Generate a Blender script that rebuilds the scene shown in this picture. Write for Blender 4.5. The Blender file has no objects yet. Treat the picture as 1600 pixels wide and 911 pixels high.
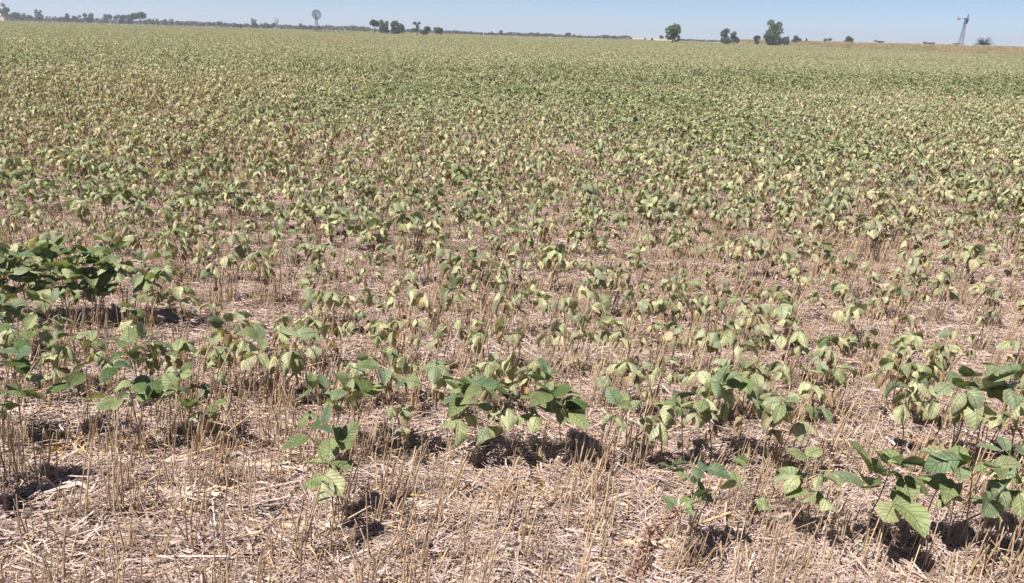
import bpy, math, random
import numpy as np
from mathutils import Vector, Matrix

sc = bpy.context.scene
COL = sc.collection
RAD = math.radians

# ------------------------------------------------------------------ camera
CAM_H, FPX, PITCH, ROLL = 1.6, 1186.0, RAD(18.77), RAD(1.75)
cam_d = bpy.data.cameras.new('camera')
cam_d.sensor_width = 36.0
cam_d.lens = FPX / 1600 * 36
cam_d.clip_start = 0.05
cam_d.clip_end = 20000
cam = bpy.data.objects.new('camera', cam_d)
COL.objects.link(cam)
cam.matrix_world = (Matrix.Translation((0, 0, CAM_H)) @ Matrix.Rotation(math.pi / 2 - PITCH, 4, 'X')
                    @ Matrix.Rotation(ROLL, 4, 'Z'))
sc.camera = cam

# ------------------------------------------------------------------ sky, sun, exposure
SUN_EL = RAD(60)
to_sun = Vector((-0.80 * math.cos(SUN_EL), -0.60 * math.cos(SUN_EL), math.sin(SUN_EL)))
world = bpy.data.worlds.new('World')
sc.world = world
world.use_nodes = True
wn, wl = world.node_tree.nodes, world.node_tree.links
for n in list(wn):
    wn.remove(n)
sky = wn.new('ShaderNodeTexSky')
sky.sky_type = 'NISHITA'
sky.sun_disc = False
sky.sun_elevation = SUN_EL
sky.sun_rotation = math.atan2(to_sun.x, to_sun.y)
sky.altitude = 100
sky.air_density = 0.52
sky.dust_density = 0.0
sky.ozone_density = 4.5
bg = wn.new('ShaderNodeBackground')
bg.inputs['Strength'].default_value = 0.059
wo = wn.new('ShaderNodeOutputWorld')
wl.new(sky.outputs[0], bg.inputs[0])
wl.new(bg.outputs[0], wo.inputs[0])
sun_d = bpy.data.lights.new('sun', 'SUN')
sun_d.energy = 5.0
sun_d.angle = RAD(0.53)
sun_d.color = (1.0, 0.95, 0.88)
sun = bpy.data.objects.new('sun', sun_d)
COL.objects.link(sun)
sun.location = to_sun * 50
sun.rotation_euler = to_sun.to_track_quat('Z', 'Y').to_euler()
sc.view_settings.view_transform = 'Standard'
sc.view_settings.look = 'None'
sc.view_settings.gamma = 1
sc.view_settings.exposure = 0.9
sc.view_settings.use_curve_mapping = False

# ------------------------------------------------------------------ helpers
def ray(u, v):
    """direction through a place of the 1600 x 911 photograph"""
    x, y = (u - 800) / FPX, -(v - 455.5) / FPX
    c, s = math.cos(ROLL), math.sin(ROLL)
    x2, y2 = c * x - s * y, s * x + c * y
    return Vector((x2, math.cos(PITCH) + y2 * math.sin(PITCH), -math.sin(PITCH) + y2 * math.cos(PITCH)))

def at(u, v, z=0.0):
    d = ray(u, v)
    t = (z - CAM_H) / d.z
    return Vector((d.x * t, d.y * t))

def horizon_v(u):
    return 52 + (u - 800) * math.tan(ROLL)

def far_x(u, D):
    d = ray(u, horizon_v(u))
    return d.x / d.y * D

def far_z(u, v, D):
    """height of the point seen at v, at depth D"""
    d = ray(u, v)
    return CAM_H + d.z / d.y * D

def hash01(ix, iy, seed):
    n = (ix * 374761393 + iy * 668265263 + seed * 974711) & 0x7fffffff
    n = ((n ^ (n >> 13)) * 1274126177) & 0x7fffffff
    n = (n ^ (n >> 16)) & 0x7fffffff
    return (n % 100003) / 100003.0

def vnoise(x, y, scale, seed=0):
    x = np.asarray(x, float) / scale
    y = np.asarray(y, float) / scale
    ix, iy = np.floor(x).astype(np.int64), np.floor(y).astype(np.int64)
    fx, fy = x - ix, y - iy
    fx, fy = fx * fx * (3 - 2 * fx), fy * fy * (3 - 2 * fy)
    a, b = hash01(ix, iy, seed), hash01(ix + 1, iy, seed)
    c, d = hash01(ix, iy + 1, seed), hash01(ix + 1, iy + 1, seed)
    return (a + (b - a) * fx) * (1 - fy) + (c + (d - c) * fx) * fy

VERGE_A, VERGE_B = np.array([far_x(1700, 165), 165.0]), np.array([far_x(1140, 360), 360.0])
def verge_dist(x, y):
    """signed distance to the field's right border, positive beyond it"""
    d = VERGE_B - VERGE_A
    n = np.array([d[1], -d[0]]) / np.hypot(*d)
    return (np.asarray(x) - VERGE_A[0]) * n[0] + (np.asarray(y) - VERGE_A[1]) * n[1]

def ground_z(x, y):
    x, y = np.asarray(x, float), np.asarray(y, float)
    r = np.hypot(x, y)
    fade = np.clip((22 - r) / 14, 0, 1)
    z = (vnoise(x, y, 0.55, 1) - .5) * 0.05 + (vnoise(x, y, 0.17, 2) - .5) * 0.035
    clod = vnoise(x, y, 0.06, 3)
    z += (clod - .5) * 0.022 + np.clip(clod - .72, 0, 1) * 0.05
    z *= fade
    bank = np.clip((verge_dist(x, y) + 1) / 4, 0, 1) * np.clip((420 - y) / 60, 0, 1)
    return z + bank * 1.0 * (y > 120)

class MB:
    """collects quads with a colour and a uv, links them as one mesh"""
    def __init__(s):
        s.v, s.q, s.c, s.uv, s.n = [], [], [], [], 0
    def grid(s, P, color, uv=True):
        P = np.asarray(P, float)
        a, b = P.shape[:2]
        idx = np.arange(a * b).reshape(a, b) + s.n
        q = np.stack([idx[:-1, :-1], idx[:-1, 1:], idx[1:, 1:], idx[1:, :-1]], -1).reshape(-1, 4)
        s.v.append(P.reshape(-1, 3)); s.q.append(q); s.n += a * b
        s.c.append(np.broadcast_to(np.append(np.asarray(color, float)[:3], 1.0), (len(q), 4)))
        vv, uu = np.meshgrid(np.linspace(0, 1, a), np.linspace(0, 1, b), indexing='ij')
        st = np.stack([uu, vv], -1)
        u4 = np.stack([st[:-1, :-1], st[:-1, 1:], st[1:, 1:], st[1:, :-1]], 2).reshape(-1, 4, 2)
        s.uv.append(u4)
    def tube(s, pts, radii, color, sides=4, cap=False):
        pts = np.asarray(pts, float)
        n = len(pts)
        radii = np.broadcast_to(np.asarray(radii, float), (n,))
        t = np.gradient(pts, axis=0)
        t /= np.linalg.norm(t, axis=1, keepdims=True) + 1e-9
        ref = np.array([0.31, 0.17, 0.93]) if abs(t[0] @ np.array([0.31, 0.17, 0.93])) < .9 else np.array([1., 0.1, 0])
        a = np.cross(t, ref); a /= np.linalg.norm(a, axis=1, keepdims=True) + 1e-9
        b = np.cross(t, a)
        ang = np.linspace(0, 2 * math.pi, sides + 1)
        P = pts[:, None] + radii[:, None, None] * (np.cos(ang)[None, :, None] * a[:, None] + np.sin(ang)[None, :, None] * b[:, None])
        s.grid(P, color)
        if cap:
            for k, e in ((0, P[0]), (-1, P[-1])):
                s.grid(np.stack([e, np.broadcast_to(pts[k], e.shape)]), color)
    def box(s, c, h, color, R=None):
        c = np.asarray(c, float); h = np.asarray(h, float)
        S = np.array([[-1, -1, -1], [1, -1, -1], [1, 1, -1], [-1, 1, -1], [-1, -1, 1], [1, -1, 1], [1, 1, 1], [-1, 1, 1]]) * h
        if R is not None: S = S @ np.asarray(R).T
        for f in ((0, 3, 2, 1), (4, 5, 6, 7), (0, 1, 5, 4), (1, 2, 6, 5), (2, 3, 7, 6), (3, 0, 4, 7)):
            p = (S + c)[list(f)]
            s.grid(np.array([[p[0], p[1]], [p[3], p[2]]]), color)
    def add(s, o, M=None, tint=None):
        for v, q, c, uv in zip(o.v, o.q, o.c, o.uv):
            pass
        V, Q = np.concatenate(o.v), np.concatenate(o.q)
        if M is not None:
            M = np.asarray(M); V = V @ M[:3, :3].T + M[:3, 3]
        s.v.append(V); s.q.append(Q + s.n); s.n += len(V)
        C = np.concatenate(o.c)
        if tint is not None: C = C * np.append(tint, 1.0)
        s.c.append(C); s.uv.append(np.concatenate(o.uv))
    def mesh(s, name, mat, smooth=True):
        me = bpy.data.meshes.new(name)
        V, Q = np.concatenate(s.v), np.concatenate(s.q)
        me.vertices.add(len(V)); me.vertices.foreach_set('co', V.astype(np.float32).ravel())
        me.loops.add(Q.size); me.loops.foreach_set('vertex_index', Q.astype(np.int32).ravel())
        me.polygons.add(len(Q))
        me.polygons.foreach_set('loop_start', np.arange(0, Q.size, 4, dtype=np.int32))
        if smooth: me.polygons.foreach_set('use_smooth', np.ones(len(Q), bool))
        me.update(calc_edges=True)
        at_ = me.attributes.new('tint', 'FLOAT_COLOR', 'CORNER')
        at_.data.foreach_set('color', np.repeat(np.concatenate(s.c), 4, 0).astype(np.float32).ravel())
        uvl = me.uv_layers.new(name='UVMap')
        uvl.data.foreach_set('uv', np.concatenate(s.uv).astype(np.float32).ravel())
        me.materials.append(mat)
        return me
    def obj(s, name, mat, parent=None, smooth=True, link=True):
        o = bpy.data.objects.new(name, s.mesh(name, mat, smooth))
        if link: COL.objects.link(o)
        if parent is not None: o.parent = parent
        return o

def thing(name, label, cat, loc=(0, 0, 0), rz=0.0, group=None):
    o = bpy.data.objects.new(name, None)
    o.empty_display_size = 0.1
    COL.objects.link(o)
    o.location = loc
    o.rotation_euler = (0, 0, rz)
    o['label'] = label; o['category'] = cat
    if group: o['group'] = group
    return o

def tag(o, label=None, cat=None, group=None, kind=None):
    if label: o['label'] = label
    if cat: o['category'] = cat
    if group: o['group'] = group
    if kind: o['kind'] = kind
    return o

ONES = ['', 'first', 'second', 'third', 'fourth', 'fifth', 'sixth', 'seventh', 'eighth', 'ninth', 'tenth', 'eleventh', 'twelfth',
        'thirteenth', 'fourteenth', 'fifteenth', 'sixteenth', 'seventeenth', 'eighteenth', 'nineteenth']
TENS = {2: ('twentieth', 'twenty'), 3: ('thirtieth', 'thirty'), 4: ('fortieth', 'forty'), 5: ('fiftieth', 'fifty'), 6: ('sixtieth', 'sixty')}
def ordinal(n):
    if n < 20: return ONES[n]
    t, o = divmod(n, 10)
    return TENS[t][0] if o == 0 else TENS[t][1] + '-' + ONES[o]

# ------------------------------------------------------------------ materials
def new_mat(name):
    m = bpy.data.materials.new(name)
    m.use_nodes = True
    nt = m.node_tree
    for n in list(nt.nodes): nt.nodes.remove(n)
    return m, nt, nt.nodes, nt.links

def N(nt, typ, **kw):
    n = nt.nodes.new(typ)
    for k, v in kw.items():
        if k.startswith('in_'): n.inputs[k[3:]].default_value = v
        else: setattr(n, k, v)
    return n

def mth(nt, op, a, b=None, c=None):
    n = nt.nodes.new('ShaderNodeMath'); n.operation = op
    for i, x in enumerate((a, b, c)):
        if x is None: continue
        if isinstance(x, (int, float)): n.inputs[i].default_value = x
        else: nt.links.new(x, n.inputs[i])
    return n.outputs[0]

def mixc(nt, blend, fac, a, b):
    n = nt.nodes.new('ShaderNodeMix'); n.data_type = 'RGBA'; n.blend_type = blend
    for sock, x in ((n.inputs['Factor'], fac), (n.inputs[6], a), (n.inputs[7], b)):
        if isinstance(x, (int, float)): sock.default_value = x
        elif isinstance(x, tuple): sock.default_value = (*x, 1.0)
        else: nt.links.new(x, sock)
    return n.outputs[2]

def leaf_material(name, translucency=0.3, veins=True):
    m, nt, nd, lk = new_mat(name)
    att = N(nt, 'ShaderNodeAttribute', attribute_name='tint')
    tc = N(nt, 'ShaderNodeTexCoord')
    noi = N(nt, 'ShaderNodeTexNoise', in_Scale=45.0, in_Detail=4.0)
    lk.new(tc.outputs['Object'], noi.inputs['Vector'])
    mot = N(nt, 'ShaderNodeMapRange')
    mot.inputs[1].default_value = .3; mot.inputs[2].default_value = .7; mot.inputs[3].default_value = .78; mot.inputs[4].default_value = 1.2
    lk.new(noi.outputs[0], mot.inputs[0])
    col = mixc(nt, 'MULTIPLY', 1.0, att.outputs['Color'], mot.outputs[0])
    bump_h = noi.outputs[0]
    if veins:
        uv = N(nt, 'ShaderNodeSeparateXYZ'); lk.new(tc.outputs['UV'], uv.inputs[0])
        s = mth(nt, 'ABSOLUTE', mth(nt, 'MULTIPLY_ADD', uv.outputs[0], 2.0, -1.0))
        mid = mth(nt, 'SUBTRACT', 1.0, mth(nt, 'MINIMUM', mth(nt, 'MULTIPLY', s, 14.0), 1.0))
        fr = mth(nt, 'FRACT', mth(nt, 'SUBTRACT', mth(nt, 'MULTIPLY', uv.outputs[1], 7.0), mth(nt, 'MULTIPLY', s, 1.7)))
        tri = mth(nt, 'ABSOLUTE', mth(nt, 'MULTIPLY_ADD', fr, 2.0, -1.0))
        lat = mth(nt, 'MULTIPLY', mth(nt, 'MAXIMUM', mth(nt, 'MULTIPLY_ADD', tri, 6.0, -5.0), 0.0), 0.6)
        v = mth(nt, 'MAXIMUM', mid, lat)
        pale = mixc(nt, 'MIX', 0.55, att.outputs['Color'], (0.40, 0.44, 0.22))
        col = mixc(nt, 'MIX', mth(nt, 'MULTIPLY', v, 0.85), col, pale)
        bump_h = mth(nt, 'ADD', mth(nt, 'MULTIPLY', noi.outputs[0], 0.5), mth(nt, 'MULTIPLY', v, -0.6))
    if veins:                                                   # scorched, papery margins
        n2 = N(nt, 'ShaderNodeTexNoise', in_Scale=16.0, in_Detail=3.0)
        lk.new(tc.outputs['Object'], n2.inputs['Vector'])
        edge = mth(nt, 'MULTIPLY', mth(nt, 'MAXIMUM', s, mth(nt, 'MULTIPLY', uv.outputs[1], .92)), 1.0)
        burn = N(nt, 'ShaderNodeMapRange'); burn.inputs[1].default_value = 1.27; burn.inputs[2].default_value = 1.52
        lk.new(mth(nt, 'ADD', edge, mth(nt, 'MULTIPLY', n2.outputs[0], .75)), burn.inputs[0])
        col = mixc(nt, 'MIX', mth(nt, 'MULTIPLY', burn.outputs[0], .8), col, (0.40, 0.29, 0.16))
    bmp = N(nt, 'ShaderNodeBump', in_Strength=0.9, in_Distance=0.009)
    lk.new(bump_h, bmp.inputs['Height'])
    p = N(nt, 'ShaderNodeBsdfPrincipled', in_Roughness=0.5)
    p.inputs['Specular IOR Level'].default_value = 0.24
    lk.new(mth(nt, 'MULTIPLY_ADD', noi.outputs[0], .5, .22), p.inputs['Roughness'])
    lk.new(col, p.inputs['Base Color']); lk.new(bmp.outputs[0], p.inputs['Normal'])
    tr = N(nt, 'ShaderNodeBsdfTranslucent')
    lk.new(mixc(nt, 'MULTIPLY', 1.0, col, (1.25, 1.3, 0.55)), tr.inputs['Color'])
    mx = N(nt, 'ShaderNodeMixShader', in_Fac=translucency)
    lk.new(p.outputs[0], mx.inputs[1]); lk.new(tr.outputs[0], mx.inputs[2])
    out = N(nt, 'ShaderNodeOutputMaterial'); lk.new(mx.outputs[0], out.inputs[0])
    return m

def tint_material(name, rough=0.7, scale=120.0, spec=0.3, lo=0.75, hi=1.2, metallic=0.0, stretch=None):
    m, nt, nd, lk = new_mat(name)
    att = N(nt, 'ShaderNodeAttribute', attribute_name='tint')
    tc = N(nt, 'ShaderNodeTexCoord')
    noi = N(nt, 'ShaderNodeTexNoise', in_Scale=scale, in_Detail=3.0)
    if stretch:
        mp = N(nt, 'ShaderNodeMapping'); mp.inputs['Scale'].default_value = stretch
        lk.new(tc.outputs['Object'], mp.inputs[0]); lk.new(mp.outputs[0], noi.inputs['Vector'])
    else:
        lk.new(tc.outputs['Object'], noi.inputs['Vector'])
    mr = N(nt, 'ShaderNodeMapRange')
    mr.inputs[1].default_value = .3; mr.inputs[2].default_value = .7; mr.inputs[3].default_value = lo; mr.inputs[4].default_value = hi
    lk.new(noi.outputs[0], mr.inputs[0])
    col = mixc(nt, 'MULTIPLY', 1.0, att.outputs['Color'], mr.outputs[0])
    p = N(nt, 'ShaderNodeBsdfPrincipled', in_Roughness=rough, in_Metallic=metallic)
    p.inputs['Specular IOR Level'].default_value = spec
    lk.new(col, p.inputs['Base Color'])
    out = N(nt, 'ShaderNodeOutputMaterial'); lk.new(p.outputs[0], out.inputs[0])
    return m

M_LEAF = leaf_material('soybean_leaf', 0.22)
M_FOL = leaf_material('tree_foliage', 0.18, veins=False)
M_STEM = tint_material('plant_stem', 0.65, 90)
M_STRAW = tint_material('dry_straw', 0.5, 60, 0.4, 0.7, 1.25)
M_BARK = tint_material('bark', 0.9, 6)
M_METAL = tint_material('weathered_steel', 0.55, 8, 0.4, 0.8, 1.15, 0.4)
M_WALL = tint_material('painted_render', 0.85, 3, 0.2, 0.9, 1.08)

def ground_material():
    m, nt, nd, lk = new_mat('stubble_soil')
    geo = N(nt, 'ShaderNodeNewGeometry')
    sep = N(nt, 'ShaderNodeSeparateXYZ'); lk.new(geo.outputs['Position'], sep.inputs[0])
    def noise(scale, detail=5.0, rough=0.6, vec=None):
        n = N(nt, 'ShaderNodeTexNoise', in_Scale=scale, in_Detail=detail, in_Roughness=rough)
        lk.new(vec or geo.outputs['Position'], n.inputs['Vector'])
        return n.outputs[0]
    def ramp(x, *stops):
        r = N(nt, 'ShaderNodeValToRGB')
        el = r.color_ramp.elements
        while len(el) < len(stops): el.new(0.5)
        for e, (pos, c) in zip(el, stops):
            e.position = pos; e.color = (*c, 1)
        lk.new(x, r.inputs[0])
        return r.outputs[0]
    soil = ramp(noise(9.0, 8.0, 0.7), (.32, (0.105, 0.078, 0.064)), (.5, (0.22, 0.165, 0.135)), (.66, (0.34, 0.265, 0.215)))
    fine = ramp(noise(120.0, 6.0, 0.7), (.35, (0.55, 0.52, 0.5)), (.62, (1.15, 1.12, 1.1)))
    soil = mixc(nt, 'MULTIPLY', 1.0, soil, fine)
    # chopped straw lying in several directions
    acc = None
    for k, (ang, sx) in enumerate(((0.35, 26), (1.2, 30), (2.2, 24), (2.9, 34))):
        mp = N(nt, 'ShaderNodeMapping')
        mp.inputs['Rotation'].default_value = (0, 0, ang)
        mp.inputs['Scale'].default_value = (9.0, sx * 7.0, 1.0)
        mp.inputs['Location'].default_value = (k * 3.7, k * 1.9, 0)
        lk.new(geo.outputs['Position'], mp.inputs[0])
        r = ramp(noise(1.0, 2.0, 0.5, mp.outputs[0]), (.56, (0, 0, 0)), (.63, (1, 1, 1)))
        acc = r if acc is None else mixc(nt, 'LIGHTEN', 1.0, acc, r)
    straw = ramp(noise(40.0, 3.0), (.3, (0.30, 0.215, 0.15)), (.7, (0.56, 0.45, 0.36)))
    col = mixc(nt, 'MIX', acc, soil, straw)
    # dry pasture beyond the field
    far = ramp(noise(0.02, 4.0), (.35, (0.34, 0.27, 0.17)), (.65, (0.42, 0.36, 0.27)))
    f = N(nt, 'ShaderNodeMapRange'); f.inputs[1].default_value = 322; f.inputs[2].default_value = 330
    lk.new(sep.outputs[1], f.inputs[0])
    col = mixc(nt, 'MIX', f.outputs[0], col, far)
    bmp = N(nt, 'ShaderNodeBump', in_Strength=0.7, in_Distance=0.012)
    lk.new(mth(nt, 'ADD', noise(120.0, 6.0, .7), mth(nt, 'MULTIPLY', noise(30.0, 5.0), 2.0)), bmp.inputs['Height'])
    p = N(nt, 'ShaderNodeBsdfPrincipled', in_Roughness=0.95)
    p.inputs['Specular IOR Level'].default_value = 0.1
    lk.new(col, p.inputs['Base Color']); lk.new(bmp.outputs[0], p.inputs['Normal'])
    out = N(nt, 'ShaderNodeOutputMaterial'); lk.new(p.outputs[0], out.inputs[0])
    return m

# ------------------------------------------------------------------ ground: one sheet to the horizon
def build_ground():
    ang = np.concatenate([np.linspace(-math.pi, -0.92, 50, endpoint=False), np.linspace(-0.92, 0.92, 620), np.linspace(0.92, math.pi, 51)[1:]])
    rad = np.concatenate([[0.02, 0.6], np.geomspace(1.0, 9, 330), np.geomspace(9.1, 30, 90), np.geomspace(31, 460, 110), np.geomspace(480, 3000, 12)])
    A, Rr = np.meshgrid(ang, rad)
    X, Y = Rr * np.sin(A), Rr * np.cos(A)
    P = np.stack([X, Y, ground_z(X, Y)], -1)
    mb = MB(); mb.grid(P[:, ::-1], (1, 1, 1))
    o = mb.obj('ground', ground_material())
    tag(o, 'dry brown field soil littered with chopped straw', 'ground', kind='structure')
build_ground()

# ------------------------------------------------------------------ haze: the air that pales the far tree line
def build_haze():
    mb = MB(); mb.box((0, 0, 19.0), (3200, 3200, 21.0), (1, 1, 1))
    m, nt, nd, lk = new_mat('summer_haze')
    v = N(nt, 'ShaderNodeVolumePrincipled', in_Density=0.00048, in_Anisotropy=0.1)
    v.inputs['Color'].default_value = (0.82, 0.875, 1.0, 1)
    out = N(nt, 'ShaderNodeOutputMaterial'); lk.new(v.outputs[0], out.inputs['Volume'])
    o = mb.obj('haze', m, smooth=False)
    tag(o, 'thin pale summer haze over the whole field', 'haze', kind='stuff')
USE_HAZE = True
if USE_HAZE: build_haze()

# ------------------------------------------------------------------ soybean plants
def leaflet_grid(rng, base, az, pitch, roll, L, W, droop, fold, wav, nv, nu):
    t = np.linspace(0, 1, nv)
    th = pitch - droop * t
    ds = L / (nv - 1)
    hx = np.concatenate([[0], np.cumsum(np.cos((th[1:] + th[:-1]) / 2) * ds)])
    hz = np.concatenate([[0], np.cumsum(np.sin((th[1:] + th[:-1]) / 2) * ds)])
    h = np.array([math.cos(az), math.sin(az), 0.])
    side0 = np.array([-math.sin(az), math.cos(az), 0.])
    z = np.array([0, 0, 1.])
    C = base + hx[:, None] * h + hz[:, None] * z
    nrm = -np.sin(th)[:, None] * h + np.cos(th)[:, None] * z
    side = math.cos(roll) * side0[None] + math.sin(roll) * nrm
    nrm = math.cos(roll) * nrm - math.sin(roll) * side0[None]
    w = W * .5 * (np.sin(math.pi * np.clip(t, 0.0, 1) ** 0.78) ** 0.75) * (1 - 0.12 * t)
    w[0] = W * .05; w[-1] = W * .012
    s = np.linspace(-1, 1, nu)
    ph = rng.uniform(0, 6.28, 2)
    ripple = wav * W * (np.sin(t[:, None] * 9 + ph[0] + s[None] * 2) * s[None] ** 2 + .5 * np.sin(t[:, None] * 5 + ph[1]) * s[None])
    lift = fold * np.abs(s)[None] ** 1.4 * w[:, None] + ripple * (w / (W * .5))[:, None]
    spread = np.cos(np.clip(abs(fold), 0, 1.4) * 0.85)
    return C[:, None] + side[:, None] * (s[None, :, None] * w[:, None, None] * spread) + nrm[:, None] * lift[..., None]

def mixv(a, b, t): return np.asarray(a) * (1 - t) + np.asarray(b) * t
GREEN_D, GREEN_M, PALE, STRAWY, BROWN = (0.080, 0.126, 0.042), (0.215, 0.250, 0.115), (0.455, 0.455, 0.27), (0.50, 0.41, 0.26), (0.30, 0.185, 0.105)
def leaf_tone(rng, wilt):
    """wilt 0 healthy ... 1 dry"""
    w = np.clip(wilt + rng.normal(0, 0.11), 0, 1)
    if w < .3: c = mixv(GREEN_D, GREEN_M, w / .3)
    elif w < .65: c = mixv(GREEN_M, PALE, (w - .3) / .35)
    elif w < .9: c = mixv(PALE, STRAWY, (w - .65) / .25)
    else: c = mixv(STRAWY, BROWN, (w - .9) / .1 * rng.uniform(.2, 1))
    c = c * rng.uniform(.8, 1.2)
    if rng.random() < .25: c = mixv(c, np.array([.17, .23, .16]), .45)      # grey bloom
    return c

def plant_parts(seed, wilt, height=0.30, leaf=0.075, nleaf=6, lod=2, spread=1.0, lean=(0.0, 0.0)):
    """returns stem MB and a list of (petiole MB, [leaflet MB ...])"""
    rng = np.random.default_rng(seed)
    nv, nu = {3: (9, 7), 2: (7, 5), 1: (4, 3)}[lod]
    stem = MB()
    k = 7
    tt = np.linspace(0, 1, k)
    bend = np.array([rng.normal(0, .035) + lean[0], rng.normal(0, .035) + lean[1]])
    wob = rng.normal(0, .004, (k, 2)); wob[0] = 0
    sp = np.stack([bend[0] * tt ** 1.6 + wob[:, 0], bend[1] * tt ** 1.6 + wob[:, 1], -0.03 + (height + .03) * tt], -1)
    green = 1 - min(1, wilt * 1.25)
    scol = mixv((0.30, 0.215, 0.12), (0.17, 0.21, 0.09), green * .8) * rng.uniform(.8, 1.15)
    stem.tube(sp, np.linspace(0.0031, 0.0016, k), scol, 5 if lod > 1 else 3)
    nleaf = max(3, nleaf - 1)
    leaf *= rng.uniform(.84, 1.02) if wilt > .35 else .92
    leaves = []
    az = rng.uniform(0, 6.28)
    lo = 0.74 if wilt > .35 else 0.58 if wilt > .19 else 0.40
    for i in range(nleaf):
        f = lo + (1 - lo) * (i + rng.uniform(0, .5)) / max(nleaf - .5, 1)
        f = min(f, 1.0)
        node = np.array([np.interp(f, tt, sp[:, j]) for j in range(3)])
        az += math.pi + rng.normal(0, .55)
        top = (i >= nleaf - 2)
        wl = np.clip(wilt + (.14 if not top else -.08) + rng.normal(0, .08), 0, 1)
        Lp = rng.uniform(.035, .075) * spread * (leaf / .085) * (0.7 if top else 1.0)
        pe = RAD(rng.uniform(35, 72) - 14 * wl)
        droopp = wl * 1.15 * rng.uniform(.5, 1.2)
        n2 = 4
        q = np.linspace(0, 1, n2); th = pe - droopp * q
        ds = Lp / (n2 - 1)
        hx = np.concatenate([[0], np.cumsum(np.cos(th[1:]) * ds)]); hz = np.concatenate([[0], np.cumsum(np.sin(th[1:]) * ds)])
        h = np.array([math.cos(az), math.sin(az), 0])
        pp = node + hx[:, None] * h + hz[:, None] * np.array([0, 0, 1.])
        pet = MB(); pet.tube(pp, np.linspace(.0013, .0010, n2), mixv((0.22, 0.25, 0.11), (0.32, 0.26, 0.13), wl) * rng.uniform(.8, 1.2), 4 if lod > 1 else 3)
        tip = pp[-1]
        lls = []
        size = leaf * rng.uniform(.75, 1.2) * (.82 if top and rng.random() < .5 else 1)
        rach = h * .014 + np.array([0, 0, .002])
        tone = np.clip(wl, 0, 1)
        for j, (da, off) in enumerate(((0, rach), (RAD(78), 0 * rach), (RAD(-78), 0 * rach))):
            if rng.random() < .06 + .1 * wl: continue
            a2 = az + da + rng.normal(0, .25)
            if wl > .38:
                pitch = RAD(rng.uniform(-4, 28) - 50 * wl * rng.uniform(.3, 1.3))
                drp = RAD(rng.uniform(45, 105)) * min(1.15, .45 + wl)
                fold = rng.uniform(-1.05, -.3) if rng.random() < .75 else rng.uniform(.3, 1.0)
                wav = rng.uniform(.09, .22)
                wr = rng.uniform(.6, .84)
                roll = rng.normal(0, .45)
                if wl > .55 and rng.random() < .6:              # folded or rolled up
                    fold *= 1.5; wr *= rng.uniform(.62, .9); wav *= 1.25
            else:
                pitch = RAD(rng.uniform(-8, 66)); drp = RAD(rng.uniform(10, 65)); fold = rng.uniform(-.45, .6)
                wav = rng.uniform(.02, .06); wr = rng.uniform(.64, .8); roll = rng.normal(0, .45)
            L = size * (1.08 if j == 0 else .95)
            if wl > .88: wr *= .62; L *= .9; wav *= 1.6
            G = leaflet_grid(rng, tip + off, a2, pitch, roll, L, L * wr, drp, fold, wav, nv, nu)
            lb = MB(); lb.grid(G, leaf_tone(rng, tone))
            lls.append(lb)
        if not lls:
            lb = MB(); lb.grid(leaflet_grid(rng, tip, az, -.6, 0, size * .8, size * .5, .8, -.5, .05, nv, nu), leaf_tone(rng, tone)); lls.append(lb)
        leaves.append((pet, lls))
    if wilt > .36:                                              # dead leaves hanging low on the stem
        for i in range(int(rng.integers(1, 4))):
            f = rng.uniform(.3, .75)
            node = np.array([np.interp(f, tt, sp[:, j]) for j in range(3)])
            a = rng.uniform(0, 6.28)
            h = np.array([math.cos(a), math.sin(a), 0])
            tip = node + h * rng.uniform(.015, .035) + np.array([0, 0, rng.uniform(-.005, .02)])
            pet = MB(); pet.tube([node, (node + tip) / 2 + np.array([0, 0, .006]), tip], .0009, (.36, .28, .17), 3)
            lls = []
            for j in range(int(rng.integers(1, 4))):
                L = leaf * rng.uniform(.45, .75)
                lb = MB()
                lb.grid(leaflet_grid(rng, tip, a + rng.normal(0, 1.0), RAD(rng.uniform(-75, -10)), rng.normal(0, .6), L, L * rng.uniform(.35, .6), RAD(rng.uniform(10, 80)), rng.uniform(-1.1, 1.1), .16, nv, nu),
                        mixv(STRAWY, BROWN, rng.random()) * rng.uniform(.75, 1.1))
                lls.append(lb)
            leaves.append((pet, lls))
    return stem, leaves

def flat_plant(*a, **k):
    stem, leaves = plant_parts(*a, **k)
    mb = MB(); mb.add(stem)
    for pet, lls in leaves:
        mb.add(pet)
        for l in lls: mb.add(l)
    return mb

GROUP_SOY = 'soybean plants growing in rows across the stubble'
def hero_plant(x, y, seed, wilt, label, rz=0.0, **kw):
    """a plant of its own: stem, leaves with leaflets"""
    root = thing('soybean_plant', label, 'soybean plant', (x, y, float(ground_z(x, y))), rz, GROUP_SOY)
    kw['height'] = kw['height'] * 1.12
    stem, leaves = plant_parts(seed, wilt, lod=3, **kw)
    stem.obj('stem', M_STEM, root)
    for pet, lls in leaves:
        po = pet.obj('leaf', M_STEM, root)
        for l in lls: l.obj('leaflet', M_LEAF, po)
    return root

# --- models for the rows further back: stem and leaves, copied plant by plant
ROW_MODELS = []
def build_row_model(seed, wilt, **kw):
    stem, leaves = plant_parts(seed, wilt, lod=2, **kw)
    parts = [('stem', stem.mesh('stem', M_STEM))]
    for pet, lls in leaves:
        mb = MB(); mb.add(pet)
        for l in lls: mb.add(l)
        me = mb.mesh('leaf', M_LEAF)
        parts.append(('leaf', me))
    return parts
def row_model_copy(parts, x, y, rz, sca, label, tilt=(0, 0)):
    root = thing('soybean_plant', label, 'soybean plant', (x, y, float(ground_z(x, y))), rz, GROUP_SOY)
    root.rotation_euler = (tilt[0], tilt[1], rz)
    root.scale = (sca, sca, sca)
    for n, me in parts:
        o = bpy.data.objects.new(n, me)
        COL.objects.link(o); o.parent = root
    return root

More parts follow.
